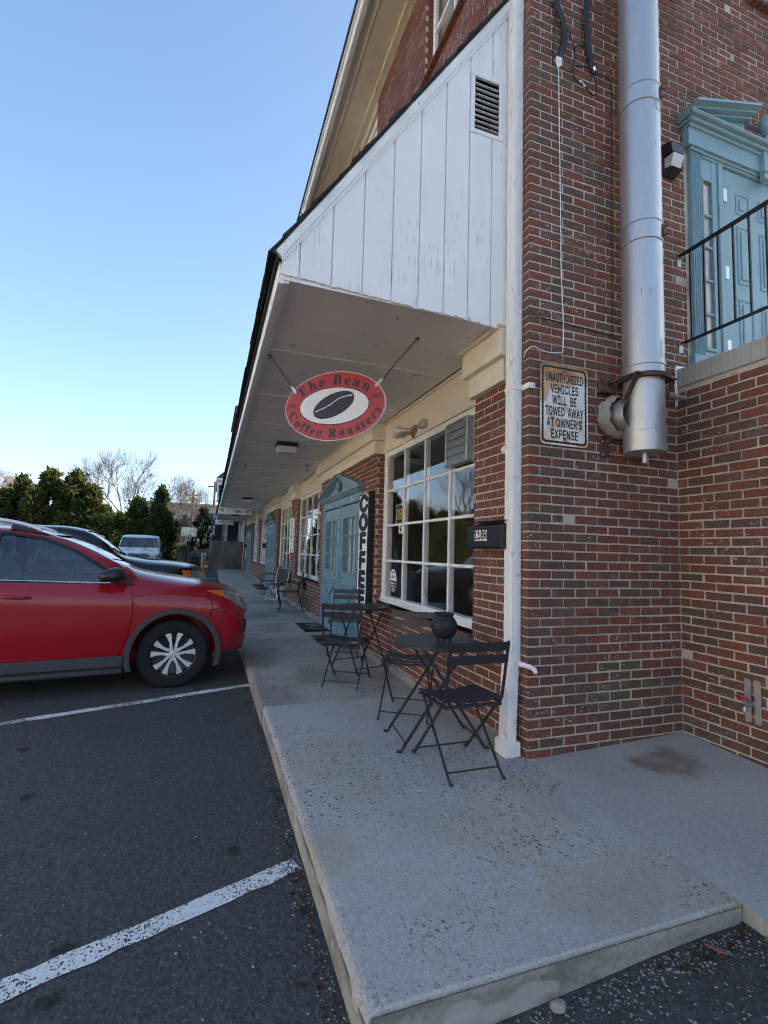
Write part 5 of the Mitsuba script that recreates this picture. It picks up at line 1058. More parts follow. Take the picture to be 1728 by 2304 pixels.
def wheel(k, X, y, s, R, M, style, z0=0.0):
    """wheel with its outer face toward s*y"""
    rim = R*.655; w = .105
    def at(m): return xf(xf(m, np.diag([1, s, 1, 1.0])) if s < 0 else m, trimesh.transformations.translation_matrix((X, y, R)))
    wl = obj('wheel', at(lathe([(rim*.97, -.20), (R*.93, -.21), (R*.985, -.195), (R, -.16), (R, -.05), (R*.985, -.015), (R*.93, .002), (R*.80, .006), (rim*1.0, -.002), (rim*.96, -.02)], 56, 'y')), 'tyre_rubber', k, smooth=35, M=M)
    tw = []
    for i in range(44):
        a = 2*PI*i/44
        for yy in (-.17, -.125, -.08, -.035): tw.append(xf(box(R - .002, R + .0015, yy - .016, yy + .016, -.012, .012), rot(a + (.07 if yy < -.1 else 0), [0, 1, 0])))
    obj('tread', at(cat(tw)), 'tyre_rubber', wl, M=M, kind='stuff', label='tread blocks of the tyre')
    obj('barrel', at(lathe([(rim*.97, -.2), (rim*.93, -.05), (rim*.98, -.004), (rim*1.005, .003), (rim*.955, -.004), (rim*.90, -.045), (.05, -.075), (0, -.075)], 48, 'y')), 'wheel_black', wl, smooth=35, M=M)
    if style == 'five':
        for i in range(5):
            sp_ = []
            for q in (-1, 1):
                a = 2*PI*i/5 + PI/2; sp_.append(prism(Polygon([(r*math.cos(a + t), r*math.sin(a + t)) for r, t in [(.030, q*.08), (.062, q*.11), (.55*rim, q*.15), (.80*rim, q*.14), (.97*rim, q*.15), (.97*rim, q*.44), (.80*rim, q*.385), (.5*rim, q*.36), (.06, q*.66), (.03, q*.5)]]).buffer(0), .022, 'xz', -.036))
            for q in ():
                a = 2*PI*i/5 + PI/2 + .0
                pts = [(.040, q*.20), (.35*rim, q*.155*1), (.65*rim, q*.20), (.95*rim, q*.335)]
                poly = LineString([(r*math.cos(a + t), r*math.sin(a + t)) for r, t in [(.045, q*.30), (.38*rim, q*.17), (.68*rim, q*.20), (.96*rim, q*.345)]]).buffer(.0135, cap_style=2)
                tip = Polygon([(r*math.cos(a + t), r*math.sin(a + t)) for r, t in [(.60*rim, q*.13), (.97*rim, q*.19), (.97*rim, q*.475), (.62*rim, q*.28)]])
                pp = unary_union([poly, tip]).buffer(.003).buffer(-.003); sp_.append(prism(pp, .022, 'xz', -.036))
            obj('spoke', at(cat(sp_)), 'alloy', wl, M=M)
        obj('hub_cap', at(cat([lathe([(0, -.010), (.025, -.011), (.034, -.016), (.037, -.03)], 24, 'y')])), 'alloy', wl, M=M); obj('emblem', at(cat([tube([(.021*math.cos(t), -.009, .014*math.sin(t)) for t in np.linspace(0, 2*PI, 16, endpoint=False)], .0018, 5, closed=True), tube([(.008*math.cos(t), -.009, .014*math.sin(t)) for t in np.linspace(0, 2*PI, 16, endpoint=False)], .0018, 5, closed=True)])), 'chrome', wl, M=M)
        for i in range(5): a = 2*PI*i/5 + PI/2 + PI/5; obj('lug_nut', at(lathe([(0, -.028), (.008, -.03), (.009, -.05)], 6, 'y', (.058*math.cos(a), 0, .058*math.sin(a)))), 'steel', wl, M=M)
    else:
        for i in range(6): a = 2*PI*i/6; obj('spoke', at(prism(LineString([(.02, 0), (rim*.96, 0)]).buffer(.028, cap_style=2), .02, 'xz', -.03).apply_transform(rot(-a, [0, 1, 0]))), 'alloy', wl, M=M)
        obj('hub_cap', at(lathe([(0, -.005), (.05, -.008), (.06, -.03)], 20, 'y')), 'alloy', wl, M=M)
def car(k, L, M, paint_, windows, shield, rear, axles, R, track, arch, style, lamps=(), cab=(-3.2, -.5), glass='car_glass', flares='car_trim', rails=True, floor=.60, trim=True, seams=(), shield_x=(-1.6, .1)):
    T = TF(M); body = man(L.solid())
    for ax in axles:
        for s in (-1, 1): body -= man(trimesh.creation.cylinder(arch, .62, sections=56).apply_transform(rot(PI/2, [1, 0, 0])).apply_translation((ax, s*(track + .02), R + .01)))
    body -= man(L.solid(xr=cab, dy=.055, dz=.05, zfloor=floor, nx=50))
    cut = None
    for w in windows: body -= man(prism(w, 3, 'xz', -1.5))
    if shield is not None: body -= man(prism(shield, shield_x[1] - shield_x[0], 'yz', shield_x[0]))
    if rear is not None: body -= man(prism(rear, 1.4, 'yz', L.X[0] - .5))
    for sm in seams: body -= man(prism(LineString(sm).buffer(.0032), .2, 'xz', -1.05)) + man(prism(LineString(sm).buffer(.0032), .2, 'xz', .85))
    obj('body', unman(body), paint_, k, smooth=28, M=T)
    n6 = L.n - 1
    wp = unary_union([w.buffer(.014) for w in windows]); ins = inside(wp)
    for i, w in enumerate(windows):
        iw = inside(w.buffer(.014)); q = L.skin(lambda x, y, z: iw(x, z) & (y > .3), 4.5, n6, inset=.014); v = q.vertices; Q = np.stack([v[:, 0]**0, v[:, 0], v[:, 2], v[:, 0]**2, v[:, 2]**2], 1); v = v.copy(); v[:, 1] = Q @ np.linalg.lstsq(Q, v[:, 1], rcond=None)[0]; q = tm(v, q.faces)
        for s in (1, -1):
            q2 = q.copy(); q2.vertices[:, 1] *= s; obj('side_window', q2, glass, k, smooth=True, M=T)
    if shield is not None:
        isd = inside(shield.buffer(.014)); q = L.skin(lambda x, y, z: isd(y, z), 4.5, n6, inset=0, xr=(shield_x[0], shield_x[1])); v = q.vertices.copy(); Q = np.stack([v[:, 0]**0, v[:, 1]**2, v[:, 2], v[:, 2]**2, v[:, 1]**4], 1); v[:, 0] = Q @ np.linalg.lstsq(Q, v[:, 0], rcond=None)[0]; v[:, 2] -= .012; q = tm(v, q.faces); q2 = q.copy(); q2.vertices[:, 1] *= -1; obj('windscreen', cat([q, q2]), 'car_glass', k, smooth=True, M=T)
    if rear is not None:
        isd = inside(rear.buffer(.014)); q = L.skin(lambda x, y, z: isd(y, z), 4.5, n6, inset=0, xr=(L.X[0], L.X[0] + .9)); q2 = q.copy(); q2.vertices[:, 1] *= -1; obj('rear_window', cat([q, q2]), glass, k, smooth=True, M=T)
    big = man(L.solid(sy=1.004, ex=.004, nx=90))
    thin = big - man(L.solid(dy=.03, nx=70))
    if trim:
        ring = unary_union([w.buffer(.028, join_style=2) for w in windows]).buffer(.01).buffer(-.01).difference(unary_union(windows))
        for s in (-1, 1): obj('window_trim', unman(thin ^ man(prism(ring, .8, 'xz', .25 if s > 0 else -1.05))), 'black_plastic', k, smooth=30, M=T)
    for s in (-1, 1):
        for (nm, poly, m_) in lamps: obj(nm, unman(thin ^ man(prism(poly, .72, 'xz', .32 if s > 0 else -1.04))), m_, k, smooth=35, M=T)
    if flares:
        for ax in axles:
            for s in (-1, 1):
                an = Point(ax, R + .01).buffer(arch + .048, 40).difference(Point(ax, R + .01).buffer(arch - .004, 40)).intersection(sbox(ax - 1, R*.62, ax + 1, 3))
                obj('arch_trim', prism(an, .05, 'xz', (track + .085) if s > 0 else -(track + .135)), flares, k, M=T)
    for ax in axles:
        for s in (-1, 1): wheel(k, ax, s*(track + .055), s, R, T, style)
    ix = []
    for X in (cab[1] - .95, cab[1] - 1.85):
        for s in (-1, 1): ix.append(('seat', cat([cbox(X - .25, X + .25, s*.38 - .24, s*.38 + .24, floor, floor + .22, .05), xf(cbox(X - .32, X - .18, s*.38 - .23, s*.38 + .23, floor + .15, floor + .78, .06), rot(-.22, [0, 1, 0], (X - .25, 0, floor + .2))), cbox(X - .45, X - .36, s*.38 - .12, s*.38 + .12, floor + .76, floor + .95, .04)])))
    for n_, m_ in ix: obj(n_, m_, 'car_interior', k, M=T)
    return T
def place(ang, x, y, z=LOT): M = rotz(ang); M[:3, 3] = (x, y, z); return M
# red SUV
RS = Loft([(.90, S(.44, .80, .74, .72, [(.6, .765), (.4, .78), (.2, .785), (0, .79)])), (.85, S(.36, .86, .83, .77, [(.62, .865), (.4, .885), (.2, .89), (0, .895)])), (.70, S(.30, .90, .945, .80, [(.65, .985), (.45, 1.005), (.2, 1.015), (0, 1.02)])),
    (.40, S(.27, .915, 1.035, .82, [(.70, 1.075), (.5, 1.095), (.25, 1.105), (0, 1.11)])), (0, S(.26, .92, 1.075, .835, [(.72, 1.125), (.5, 1.155), (.25, 1.165), (0, 1.17)])), (-.40, S(.24, .92, 1.095, .855, [(.77, 1.18), (.56, 1.235), (.28, 1.25), (0, 1.26)])),
    (-.60, S(.24, .92, 1.10, .86, [(.79, 1.265), (.68, 1.335), (.3, 1.375), (0, 1.39)])), (-.85, S(.24, .92, 1.11, .865, [(.79, 1.335), (.68, 1.455), (.35, 1.50), (0, 1.515)])), (-1.15, S(.24, .92, 1.12, .868, [(.79, 1.38), (.67, 1.565), (.36, 1.612), (0, 1.625)])),
    (-1.6, S(.24, .92, 1.14, .87, [(.79, 1.41), (.66, 1.632), (.36, 1.675), (0, 1.69)])), (-2.4, S(.24, .92, 1.175, .868, [(.785, 1.42), (.65, 1.635), (.36, 1.682), (0, 1.695)])), (-3.1, S(.28, .91, 1.20, .85, [(.76, 1.42), (.62, 1.59), (.34, 1.64), (0, 1.65)])),
    (-3.45, S(.35, .89, 1.18, .80, [(.70, 1.36), (.58, 1.50), (.32, 1.55), (0, 1.56)])), (-3.65, S(.5, .84, 1.0, .74, [(.6, 1.08), (.45, 1.12), (.25, 1.14), (0, 1.15)]))])
win = [Polygon([(-.63, 1.135), (-.70, 1.25), (-.98, 1.43), (-1.25, 1.545), (-1.55, 1.59), (-1.60, 1.585), (-1.61, 1.165)]), Polygon([(-1.72, 1.17), (-1.71, 1.595), (-2.3, 1.60), (-2.52, 1.58), (-2.56, 1.21)]), Polygon([(-2.66, 1.22), (-2.62, 1.575), (-3.0, 1.53), (-3.12, 1.40)])]
rk = thing('red_suv', 'red sport utility car parked nose to the sidewalk with black mirror and roof rail', 'car')
RM = place(math.radians(8), -2.51, 3.80)
lampR = [('headlamp', Polygon([(.50, 1.03), (.56, 1.035), (.66, .975), (.77, .85), (.84, .79), (.80, .78), (.70, .835), (.60, .90), (.50, .965)]), 'headlamp'), ('side_lamp', Polygon([(.30, 1.035), (.50, 1.032), (.50, .965), (.45, .975)]), 'amber')]
T = car(rk, RS, RM, 'red_car_paint', win, Polygon([(-.72, 1.285), (.72, 1.285), (.60, 1.60), (-.60, 1.60)]), Polygon([(-.6, 1.15), (.6, 1.15), (.5, 1.52), (-.5, 1.52)]), (0, -2.66), .362, .81, .428, 'five', lampR, cab=(-3.3, -.40),
    seams=[[(-.49, 1.12), (-.43, .98), (-.42, .80), (-.46, .55), (-.535, .36)], [(-1.66, 1.6), (-1.66, .36)], [(-.43, .985), (-.1, 1.02), (.30, .995)], [(.30, 1.03), (.38, .86), (.34, .74)], [(.34, .83), (.62, .86)]])
ar = lambda n, m, mt, **kw: obj(n, m, mt, rk, M=T, **kw)
for s in (-1, 1):
    ar('rocker_trim', cat([cbox(-2.20, -.47, s*.905 - .035, s*.905 + .035, .27, .385, .02), cbox(-2.2, -.47, s*.86 - .05, s*.86 + .05, .20, .275, .02)]), 'car_trim')
    m_ = hull([(a_*1.18 + .20, b_, (c_ - 1.2)*1.18 + 1.205) for a_, b_, c_ in [(-.83, s*.98, 1.14), (-.80, s*.97, 1.245), (-.60, s*.96, 1.27), (-.56, s*.96, 1.13), (-.83, s*1.13, 1.15), (-.80, s*1.12, 1.245), (-.62, s*1.13, 1.265), (-.58, s*1.12, 1.14), (-.70, s*1.16, 1.19), (-.66, s*1.06, 1.285)]])
    m_ = trimesh.Trimesh(m_.vertices, m_.faces).subdivide_loop(2)
    ar('mirror', m_, 'black_plastic', smooth=60); ar('mirror_arm', hull([(-.58, s*.86, 1.11), (-.46, s*.86, 1.11), (-.52, s*1.0, 1.13), (-.64, s*1.0, 1.14), (-.58, s*.86, 1.16), (-.58, s*1.0, 1.17)]), 'black_plastic')
    ar('quarter_panel', prism(Polygon([(-.645, 1.11), (-.62, 1.215), (-.50, 1.20), (-.40, 1.115)]), .012, 'xz', s*.868 - .006), 'black_plastic')
    ar('door_handle', cat([tube(wig([(-1.30, s*.915, .985), (-1.34, s*.948, .99), (-1.45, s*.952, .995), (-1.53, s*.915, .998)], 14), [.012 + .006*math.sin(PI*i/13) for i in range(14)], 8)]), 'red_car_paint', smooth=60)
    ar('belt_trim', tube([(-3.0, s*.857, 1.235), (-2.4, s*.872, 1.185), (-1.6, s*.874, 1.152), (-.64, s*.866, 1.122)], .009, 6), 'chrome')
    rp = wig([(-1.30, s*.63, 1.645), (-1.46, s*.625, 1.70), (-1.75, s*.615, 1.742), (-2.7, s*.60, 1.725), (-3.05, s*.60, 1.67)], 24); ar('roof_rail', tube(rp, .021, 10), 'alloy', smooth=60); ar('rail_foot', hull([(-1.22, s*.62 - .02, 1.60), (-1.22, s*.62 + .03, 1.60), (-1.55, s*.62 - .02, 1.65), (-1.55, s*.62 + .03, 1.65), (-1.52, s*.62, 1.715), (-1.4, s*.62, 1.67)]), 'black_plastic')
    ar('wiper', tube([(-.50, .25*s + .1, 1.315), (-.62, -.15 + .25*s, 1.40)], .008, 5), 'black_plastic')
ar('front_lip', unman((man(RS.solid(sy=1.012, ex=.012)) - man(RS.solid(dy=.05, nx=90))) ^ man(box(.40, 1.2, -1.2, 1.2, .2, .365))), 'car_trim', smooth=30)
ar('grille', cat([cbox(.84, .885, -.30, .30, .72, .765, .01), cbox(.80, .875, -.34, .34, .47, .64, .02)]), 'black_plastic')
ar('steering_wheel', xf(cat([tube([(.18*math.cos(t), .18*math.sin(t), 0) for t in np.linspace(0, 2*PI, 20, endpoint=False)], .017, 8, closed=True), cbox(-.16, .16, -.03, .03, -.02, .02, .01)]), trimesh.transformations.translation_matrix((-1.12, .38, 1.08)) @ rot(-1.1, [0, 1, 0])), 'black_plastic')
ar('dashboard', cbox(-.85, -.42, -.75, .75, .9, 1.12, .06), 'car_interior'); ar('inside_mirror', cbox(-1.06, -1.02, -.12, .12, 1.43, 1.50, .02), 'black_plastic')
# black SUV
BS = Loft([(.93, S(.46, .82, .82, .76, [(.6, .85), (.4, .86), (.2, .865), (0, .87)])), (.88, S(.36, .92, 1.00, .85, [(.66, 1.03), (.45, 1.045), (.2, 1.05), (0, 1.055)])), (.70, S(.32, .97, 1.10, .89, [(.72, 1.145), (.5, 1.165), (.2, 1.175), (0, 1.18)])), (.3, S(.30, .985, 1.165, .90, [(.74, 1.21), (.5, 1.235), (.25, 1.245), (0, 1.25)])),
    (-.2, S(.30, .99, 1.19, .91, [(.78, 1.245), (.55, 1.275), (.28, 1.285), (0, 1.29)])), (-.48, S(.30, .99, 1.20, .915, [(.82, 1.29), (.62, 1.32), (.3, 1.335), (0, 1.34)])), (-.75, S(.30, .99, 1.205, .918, [(.84, 1.42), (.74, 1.53), (.36, 1.57), (0, 1.58)])), (-1.05, S(.30, .99, 1.21, .92, [(.84, 1.50), (.73, 1.70), (.4, 1.75), (0, 1.76)])),
    (-1.45, S(.30, .99, 1.215, .92, [(.84, 1.52), (.72, 1.765), (.4, 1.81), (0, 1.825)])), (-2.9, S(.30, .99, 1.23, .92, [(.84, 1.52), (.72, 1.765), (.4, 1.81), (0, 1.825)])), (-3.6, S(.36, .97, 1.23, .90, [(.80, 1.50), (.68, 1.72), (.38, 1.76), (0, 1.775)])), (-3.95, S(.45, .93, 1.15, .85, [(.72, 1.3), (.6, 1.45), (.35, 1.5), (0, 1.52)]))], wid=.99, r0=-3.2, r1=-3.95)
winB = [Polygon([(-.72, 1.245), (-.80, 1.36), (-1.12, 1.63), (-1.35, 1.72), (-1.72, 1.725), (-1.74, 1.255)]), Polygon([(-1.86, 1.255), (-1.85, 1.725), (-2.75, 1.72), (-2.85, 1.26)]), Polygon([(-2.97, 1.265), (-2.90, 1.715), (-3.5, 1.66), (-3.62, 1.30)])]
bk = thing('black_suv', 'large black sport utility car parked behind the red one with amber marker lamp', 'car')
BM = place(math.radians(6), -3.03, 7.25)
lampB = [('headlamp', Polygon([(.57, 1.10), (.66, 1.10), (.84, 1.03), (.88, .93), (.80, .84), (.62, .90)]), 'headlamp'), ('side_lamp', Polygon([(.42, 1.11), (.56, 1.10), (.60, .97), (.46, .96)]), 'amber')]
T = car(bk, BS, BM, 'black_car_paint', winB, Polygon([(-.78, 1.35), (.78, 1.35), (.68, 1.74), (-.68, 1.74)]), Polygon([(-.65, 1.2), (.65, 1.2), (.58, 1.62), (-.58, 1.62)]), (0, -2.86), .39, .87, .43, 'six', lampB, cab=(-3.6, -.5), glass='dark_glass', flares=None, seams=[[(-.50, 1.2), (-.48, .9), (-.52, .4)], [(-1.8, 1.2), (-1.8, .4)]])
for s in (-1, 1):
    m_ = hull([(-.86, s*1.04, 1.22), (-.86, s*1.04, 1.36), (-.68, s*1.04, 1.38), (-.66, s*1.04, 1.22), (-.86, s*1.22, 1.23), (-.86, s*1.21, 1.35), (-.70, s*1.21, 1.36), (-.68, s*1.20, 1.24)]); obj('mirror', trimesh.Trimesh(m_.vertices, m_.faces).subdivide_loop(2), 'black_car_paint', bk, M=T, smooth=60)
    obj('wiper', tube([(-.50, .3*s, 1.345), (-.66, .3*s - .35, 1.46)], .009, 5), 'black_plastic', bk, M=T)
# vans
def van_loft(h): return Loft([(.98, S(.45, .86, 1.00, .80, [(.62, 1.05), (.4, 1.06), (.2, 1.065), (0, 1.07)])), (.93, S(.36, .96, 1.10, .90, [(.68, 1.16), (.46, 1.18), (.2, 1.19), (0, 1.195)])), (.66, S(.32, 1.0, 1.16, .94, [(.76, 1.23), (.5, 1.26), (.25, 1.27), (0, 1.275)])), (.36, S(.32, 1.01, 1.20, .96, [(.84, 1.33), (.60, 1.38), (.3, 1.40), (0, 1.41)])),
    (.05, S(.32, 1.01, 1.22, .97, [(.89, 1.52), (.80, 1.60), (.4, 1.64), (0, 1.65)])), (-.35, S(.32, 1.01, 1.24, .975, [(.90, 1.72), (.80, h - .14), (.42, h - .09), (0, h - .08)])), (-.75, S(.32, 1.01, 1.25, .975, [(.91, 1.80), (.80, h - .05), (.42, h - .01), (0, h)])), (-4.2, S(.34, 1.01, 1.25, .975, [(.91, 1.80), (.80, h - .05), (.42, h - .01), (0, h)])), (-4.35, S(.4, .98, 1.25, .95, [(.88, 1.78), (.76, h - .1), (.4, h - .06), (0, h - .05)]))], kf=.20, kr=.0, wid=1.0)
def van(label, x, y, ang, h, wrap, wname):
    k = thing('cargo_van', label, 'van'); L = van_loft(h); w = [Polygon([(.20, 1.27), (.02, 1.42), (-.32, 1.72), (-.80, 1.74), (-.82, 1.27)])]
    lp = [('headlamp', Polygon([(.52, 1.17), (.66, 1.16), (.86, 1.06), (.84, .88), (.62, .96)]), 'headlamp')]
    T = car(k, L, place(ang, x, y), 'white_car_paint', w, Polygon([(-.88, 1.42), (.88, 1.42), (.80, h - .16), (-.80, h - .16)]), None, (0, -3.3), .34, .90, .39, 'six', lp, cab=(-1.7, .30), glass='dark_glass', flares=None, shield_x=(-.9, .6), floor=.9)
    big = man(L.solid(sy=1.003, nx=90)) - man(L.solid(dy=.03, nx=80))
    wp = Polygon([(-.95, .5), (-.95, h - .25), (-4.1, h - .2), (-4.1, .5)]) if wrap == 'lime_wrap' else Polygon([(-.3, h - .3), (-1.4, h - .12), (-3.9, h - .15), (-3.6, .9), (-.9, .75)])
    for s in (-1, 1): obj(wname, unman(big ^ man(prism(wp, .5, 'xz', .6 if s > 0 else -1.1))), wrap, k, smooth=30, M=T)
    obj('grille', cat([cbox(.90, .99, -.48, .48, .90, 1.10, .03)]), 'black_plastic', k, M=T)
    for z in (.93, .97, 1.01, 1.05): obj('grille_bar', cbox(.98, 1.005, -.47, .47, z, z + .018, .006), 'chrome', k, M=T)
    obj('grille_frame', tube(wig([(.975, -.50, 1.0), (.985, -.45, 1.10), (1.0, 0, 1.115), (.985, .45, 1.10), (.975, .50, 1.0), (.985, .45, .905), (1.0, 0, .895), (.985, -.45, .905), (.975, -.50, 1.0)], 40), .016, 6), 'chrome', k, M=T)
    obj('emblem', lathe([(0, .99), (.001, .99)], 6, 'x') if False else xf(prism(ell(.09, .038, 32), .012), frame((1.006, 0, 1.005), (0, 1, 0), (0, 0, 1))), 'navy', k, M=T)
    obj('bumper', unman((man(L.solid(sy=1.01, ex=.01)) - man(L.solid(dy=.04, nx=80))) ^ man(box(.45, 1.2, -1.3, 1.3, .3, .68))), 'car_trim', k, smooth=30, M=T)
    for s in (-1, 1):
        m_ = hull([(.05, s*1.08, 1.20), (.05, s*1.08, 1.50), (.16, s*1.08, 1.50), (.16, s*1.08, 1.20), (.05, s*1.24, 1.22), (.05, s*1.24, 1.48), (.14, s*1.22, 1.48), (.14, s*1.22, 1.22)]); obj('mirror', m_, 'black_plastic', k, M=T); obj('mirror_arm', tube([(.05, s*.97, 1.26), (.09, s*1.12, 1.28)], .03, 8), 'black_plastic', k, M=T)
        obj('hood_vent', cbox(.48, .52, s*.40 - .24, s*.40 + .24, 1.345, 1.355, .003), 'black_plastic', k, M=T); obj('wiper', tube([(.42, s*.35, 1.40), (.24, s*.35 - .45, 1.52)], .01, 5), 'black_plastic', k, M=T)
    return k
van('white cargo van with lime green side facing the camera beyond the parked cars', -5.35, 24.3, math.radians(-86), 2.07, 'lime_wrap', 'lime_side')
van('white cargo van with teal side panel half hidden behind the black car', -8.35, 28.6, math.radians(-62), 2.10, 'teal_wrap', 'teal_side')
# white saloon, seen in the shop window's reflection
WS = Loft([(.90, S(.36, .78, .62, .72, [(.6, .64), (.4, .655), (.2, .66), (0, .665)])), (.70, S(.24, .88, .76, .78, [(.62, .80), (.4, .83), (.2, .84), (0, .845)])), (0, S(.20, .91, .90, .80, [(.70, .95), (.5, .975), (.25, .985), (0, .99)])), (-.55, S(.20, .91, .93, .83, [(.72, .99), (.5, 1.03), (.28, 1.04), (0, 1.05)])), (-1.3, S(.20, .91, .95, .84, [(.74, 1.18), (.60, 1.35), (.35, 1.40), (0, 1.41)])),
    (-2.0, S(.20, .91, .96, .84, [(.74, 1.20), (.59, 1.39), (.35, 1.44), (0, 1.45)])), (-2.7, S(.22, .91, .98, .84, [(.73, 1.16), (.58, 1.31), (.35, 1.36), (0, 1.37)])), (-3.35, S(.26, .90, 1.0, .82, [(.66, 1.03), (.5, 1.06), (.28, 1.07), (0, 1.075)])), (-3.8, S(.4, .84, .85, .76, [(.6, .93), (.45, .97), (.25, .98), (0, .985)]))], wid=.91, r0=-3.2, r1=-3.8)
wk = thing('white_saloon', 'white saloon car parked in the sun across the lot, seen in the shop window reflection', 'car')
car(wk, WS, place(math.radians(12), -10.2, 16.8), 'white_car_paint', [Polygon([(-.72, 1.0), (-1.25, 1.31), (-1.75, 1.36), (-1.75, 1.0)]), Polygon([(-1.85, 1.0), (-1.85, 1.36), (-2.3, 1.33), (-2.75, 1.2), (-2.9, 1.03)])], Polygon([(-.64, 1.06), (.64, 1.06), (.52, 1.37), (-.52, 1.37)]), None, (0, -2.8), .33, .80, .37, 'six', [('headlamp', Polygon([(.45, .80), (.62, .78), (.78, .66), (.66, .62), (.50, .68)]), 'headlamp')], cab=(-3.0, -.5), glass='dark_glass', flares=None, floor=.45, shield_x=(-1.4, -.3))
# ---------------------------------------------------------------- trees and shrubs
def leaf_cloud(n, rad, h, seed, base=.0, taper=.85, leaf=.10, lumps=26, up=.35, tops=1):
    """many leaf sprays in ragged lumps through a crown with one or more tops; returns (v, f, uv)"""
    r = np.random.default_rng(seed)
    top = [(0, 0, 1.0)] + [(.50*rad*math.cos(q), .50*rad*math.sin(q), r.uniform(.72, .92)) for q in r.random(tops-1)*6.28]
    k0 = r.integers(0, len(top), lumps); tp = np.array(top)[k0]
    t = r.random(lumps)**.9; a = r.random(lumps)*2*PI; off = .45 + .6*r.random(lumps)
    prof = np.clip(np.minimum((t + .10)*5, 1)*(1 - t**1.5*taper), .04, 1)*np.where(k0 == 0, 1, .72)
    cc = np.stack([tp[:, 0] + np.cos(a)*rad*prof*.85*off, tp[:, 1] + np.sin(a)*rad*prof*.85*off, base + t*(h*tp[:, 2] - base)*.97], 1)
    k = r.integers(0, lumps, n); d = r.normal(size=(n, 3)); d /= np.linalg.norm(d, axis=1, keepdims=True)
    R = rad*(.14 + .30*r.random(lumps))*(.45 + .6*prof); rag = np.where(r.random(n) < .16, 1.35 + .5*r.random(n), 1.0)
    p = cc[k] + d*(R[k]*(.25 + .8*r.random(n)**.7)*rag)[:, None]*np.array([1, 1, 1.45])
    ok = p[:, 2] > base - .1; p, d, k, rag = p[ok], d[ok], k[ok], rag[ok]; n = len(p)
    ax = d*.8 + r.normal(size=(n, 3))*.45 + np.array([0, 0, up*1.6]); ax /= np.linalg.norm(ax, axis=1, keepdims=True)
    s = np.cross(ax, r.normal(size=(n, 3))); s /= np.linalg.norm(s, axis=1, keepdims=True)
    L = leaf*(.5 + 1.0*r.random(n))[:, None]; W = L*.34
    v = np.stack([p - ax*L*.5, p + s*W*.5, p + ax*L*.5, p - s*W*.5], 1).reshape(-1, 3)
    i = np.arange(n)*4; f = np.vstack([np.stack([i, i+1, i+2], 1), np.stack([i, i+2, i+3], 1)])
    tone = (r.random(lumps)[k]*.6 + r.random(n)*.4); uv = np.repeat(np.stack([tone, r.random(n)], 1), 4, axis=0)
    return v, f, uv
_cl = {}
def cedar(x, y, h, rad, label, matn, var, seed, group=None, name='cedar_tree'):
    k = thing(name, label, 'tree', group)
    if (matn, var) not in _cl:
        v, f, uv = leaf_cloud(24000, 1.0, 4.0, 100 + var, .05, .96 if var < 3 else .6, .24, 120, .35, 3); _cl[matn, var] = mikit.ply((v, f), matn, uv=uv)
    a = (seed*1.7) % 6.28; M = np.diag([rad, rad, h/4.0, 1.0]); M = rotz(a) @ M; M[:3, 3] = (x, y, LOT)
    obj('crown', _cl[matn, var], None, k, M=TF(M)); obj('trunk', tube([(x, y, LOT - .1), (x, y, LOT + h*.8)], [.14, .03], 8), 'bark', k)
    core = lathe([(0, .1), (.42, .15), (.5, .8), (.42, 2), (.22, 3.1), (0, 3.6)], 14); core.vertices *= (1 + .25*(meshkit.noise(core.vertices*3 + seed)[:, None] - .5))
    return k
for i, (x, y, h, r) in enumerate([(-19.5, 38.5, 5.4, 2.0), (-16.9, 38.0, 5.6, 2.0), (-14.6, 37.4, 6.1, 1.95), (-12.7, 36.7, 6.4, 1.9), (-11.0, 36.1, 6.5, 1.9), (-9.7, 35.4, 5.4, 1.6)]):
    cedar(x, y, h, r, ['leftmost tall cedar of the hedge, cut by the picture edge', 'second tall cedar from the left in the hedge', 'third tall cedar from the left in the hedge', 'fourth tall cedar, rising behind the black car roof', 'tallest cedar near the right end of the tall hedge', 'lower cedar closing the right end of the tall hedge'][i], 'cedar_leaf', i % 3, i)
for i, (x, y, h, r) in enumerate([(-6.3, 30.6, 4.4, 1.35), (-4.95, 30.0, 5.1, 1.4)]): cedar(x, y, h, r, ['shorter dark cedar behind the white van', 'tall dark pointed cedar right of the white van'][i], 'cedar_leaf_dark', i + 1, 7 + i)
for i, (x, y, h, r) in enumerate([(-8.7, 34.6, 3.5, 1.5), (-7.4, 34.2, 3.7, 1.4)]): cedar(x, y, h, r, ['low olive shrub at the right foot of the tall hedge', 'low olive shrub between the hedge and the dark cedars'][i], 'cedar_leaf', 3, 11 + i, name='olive_shrub')
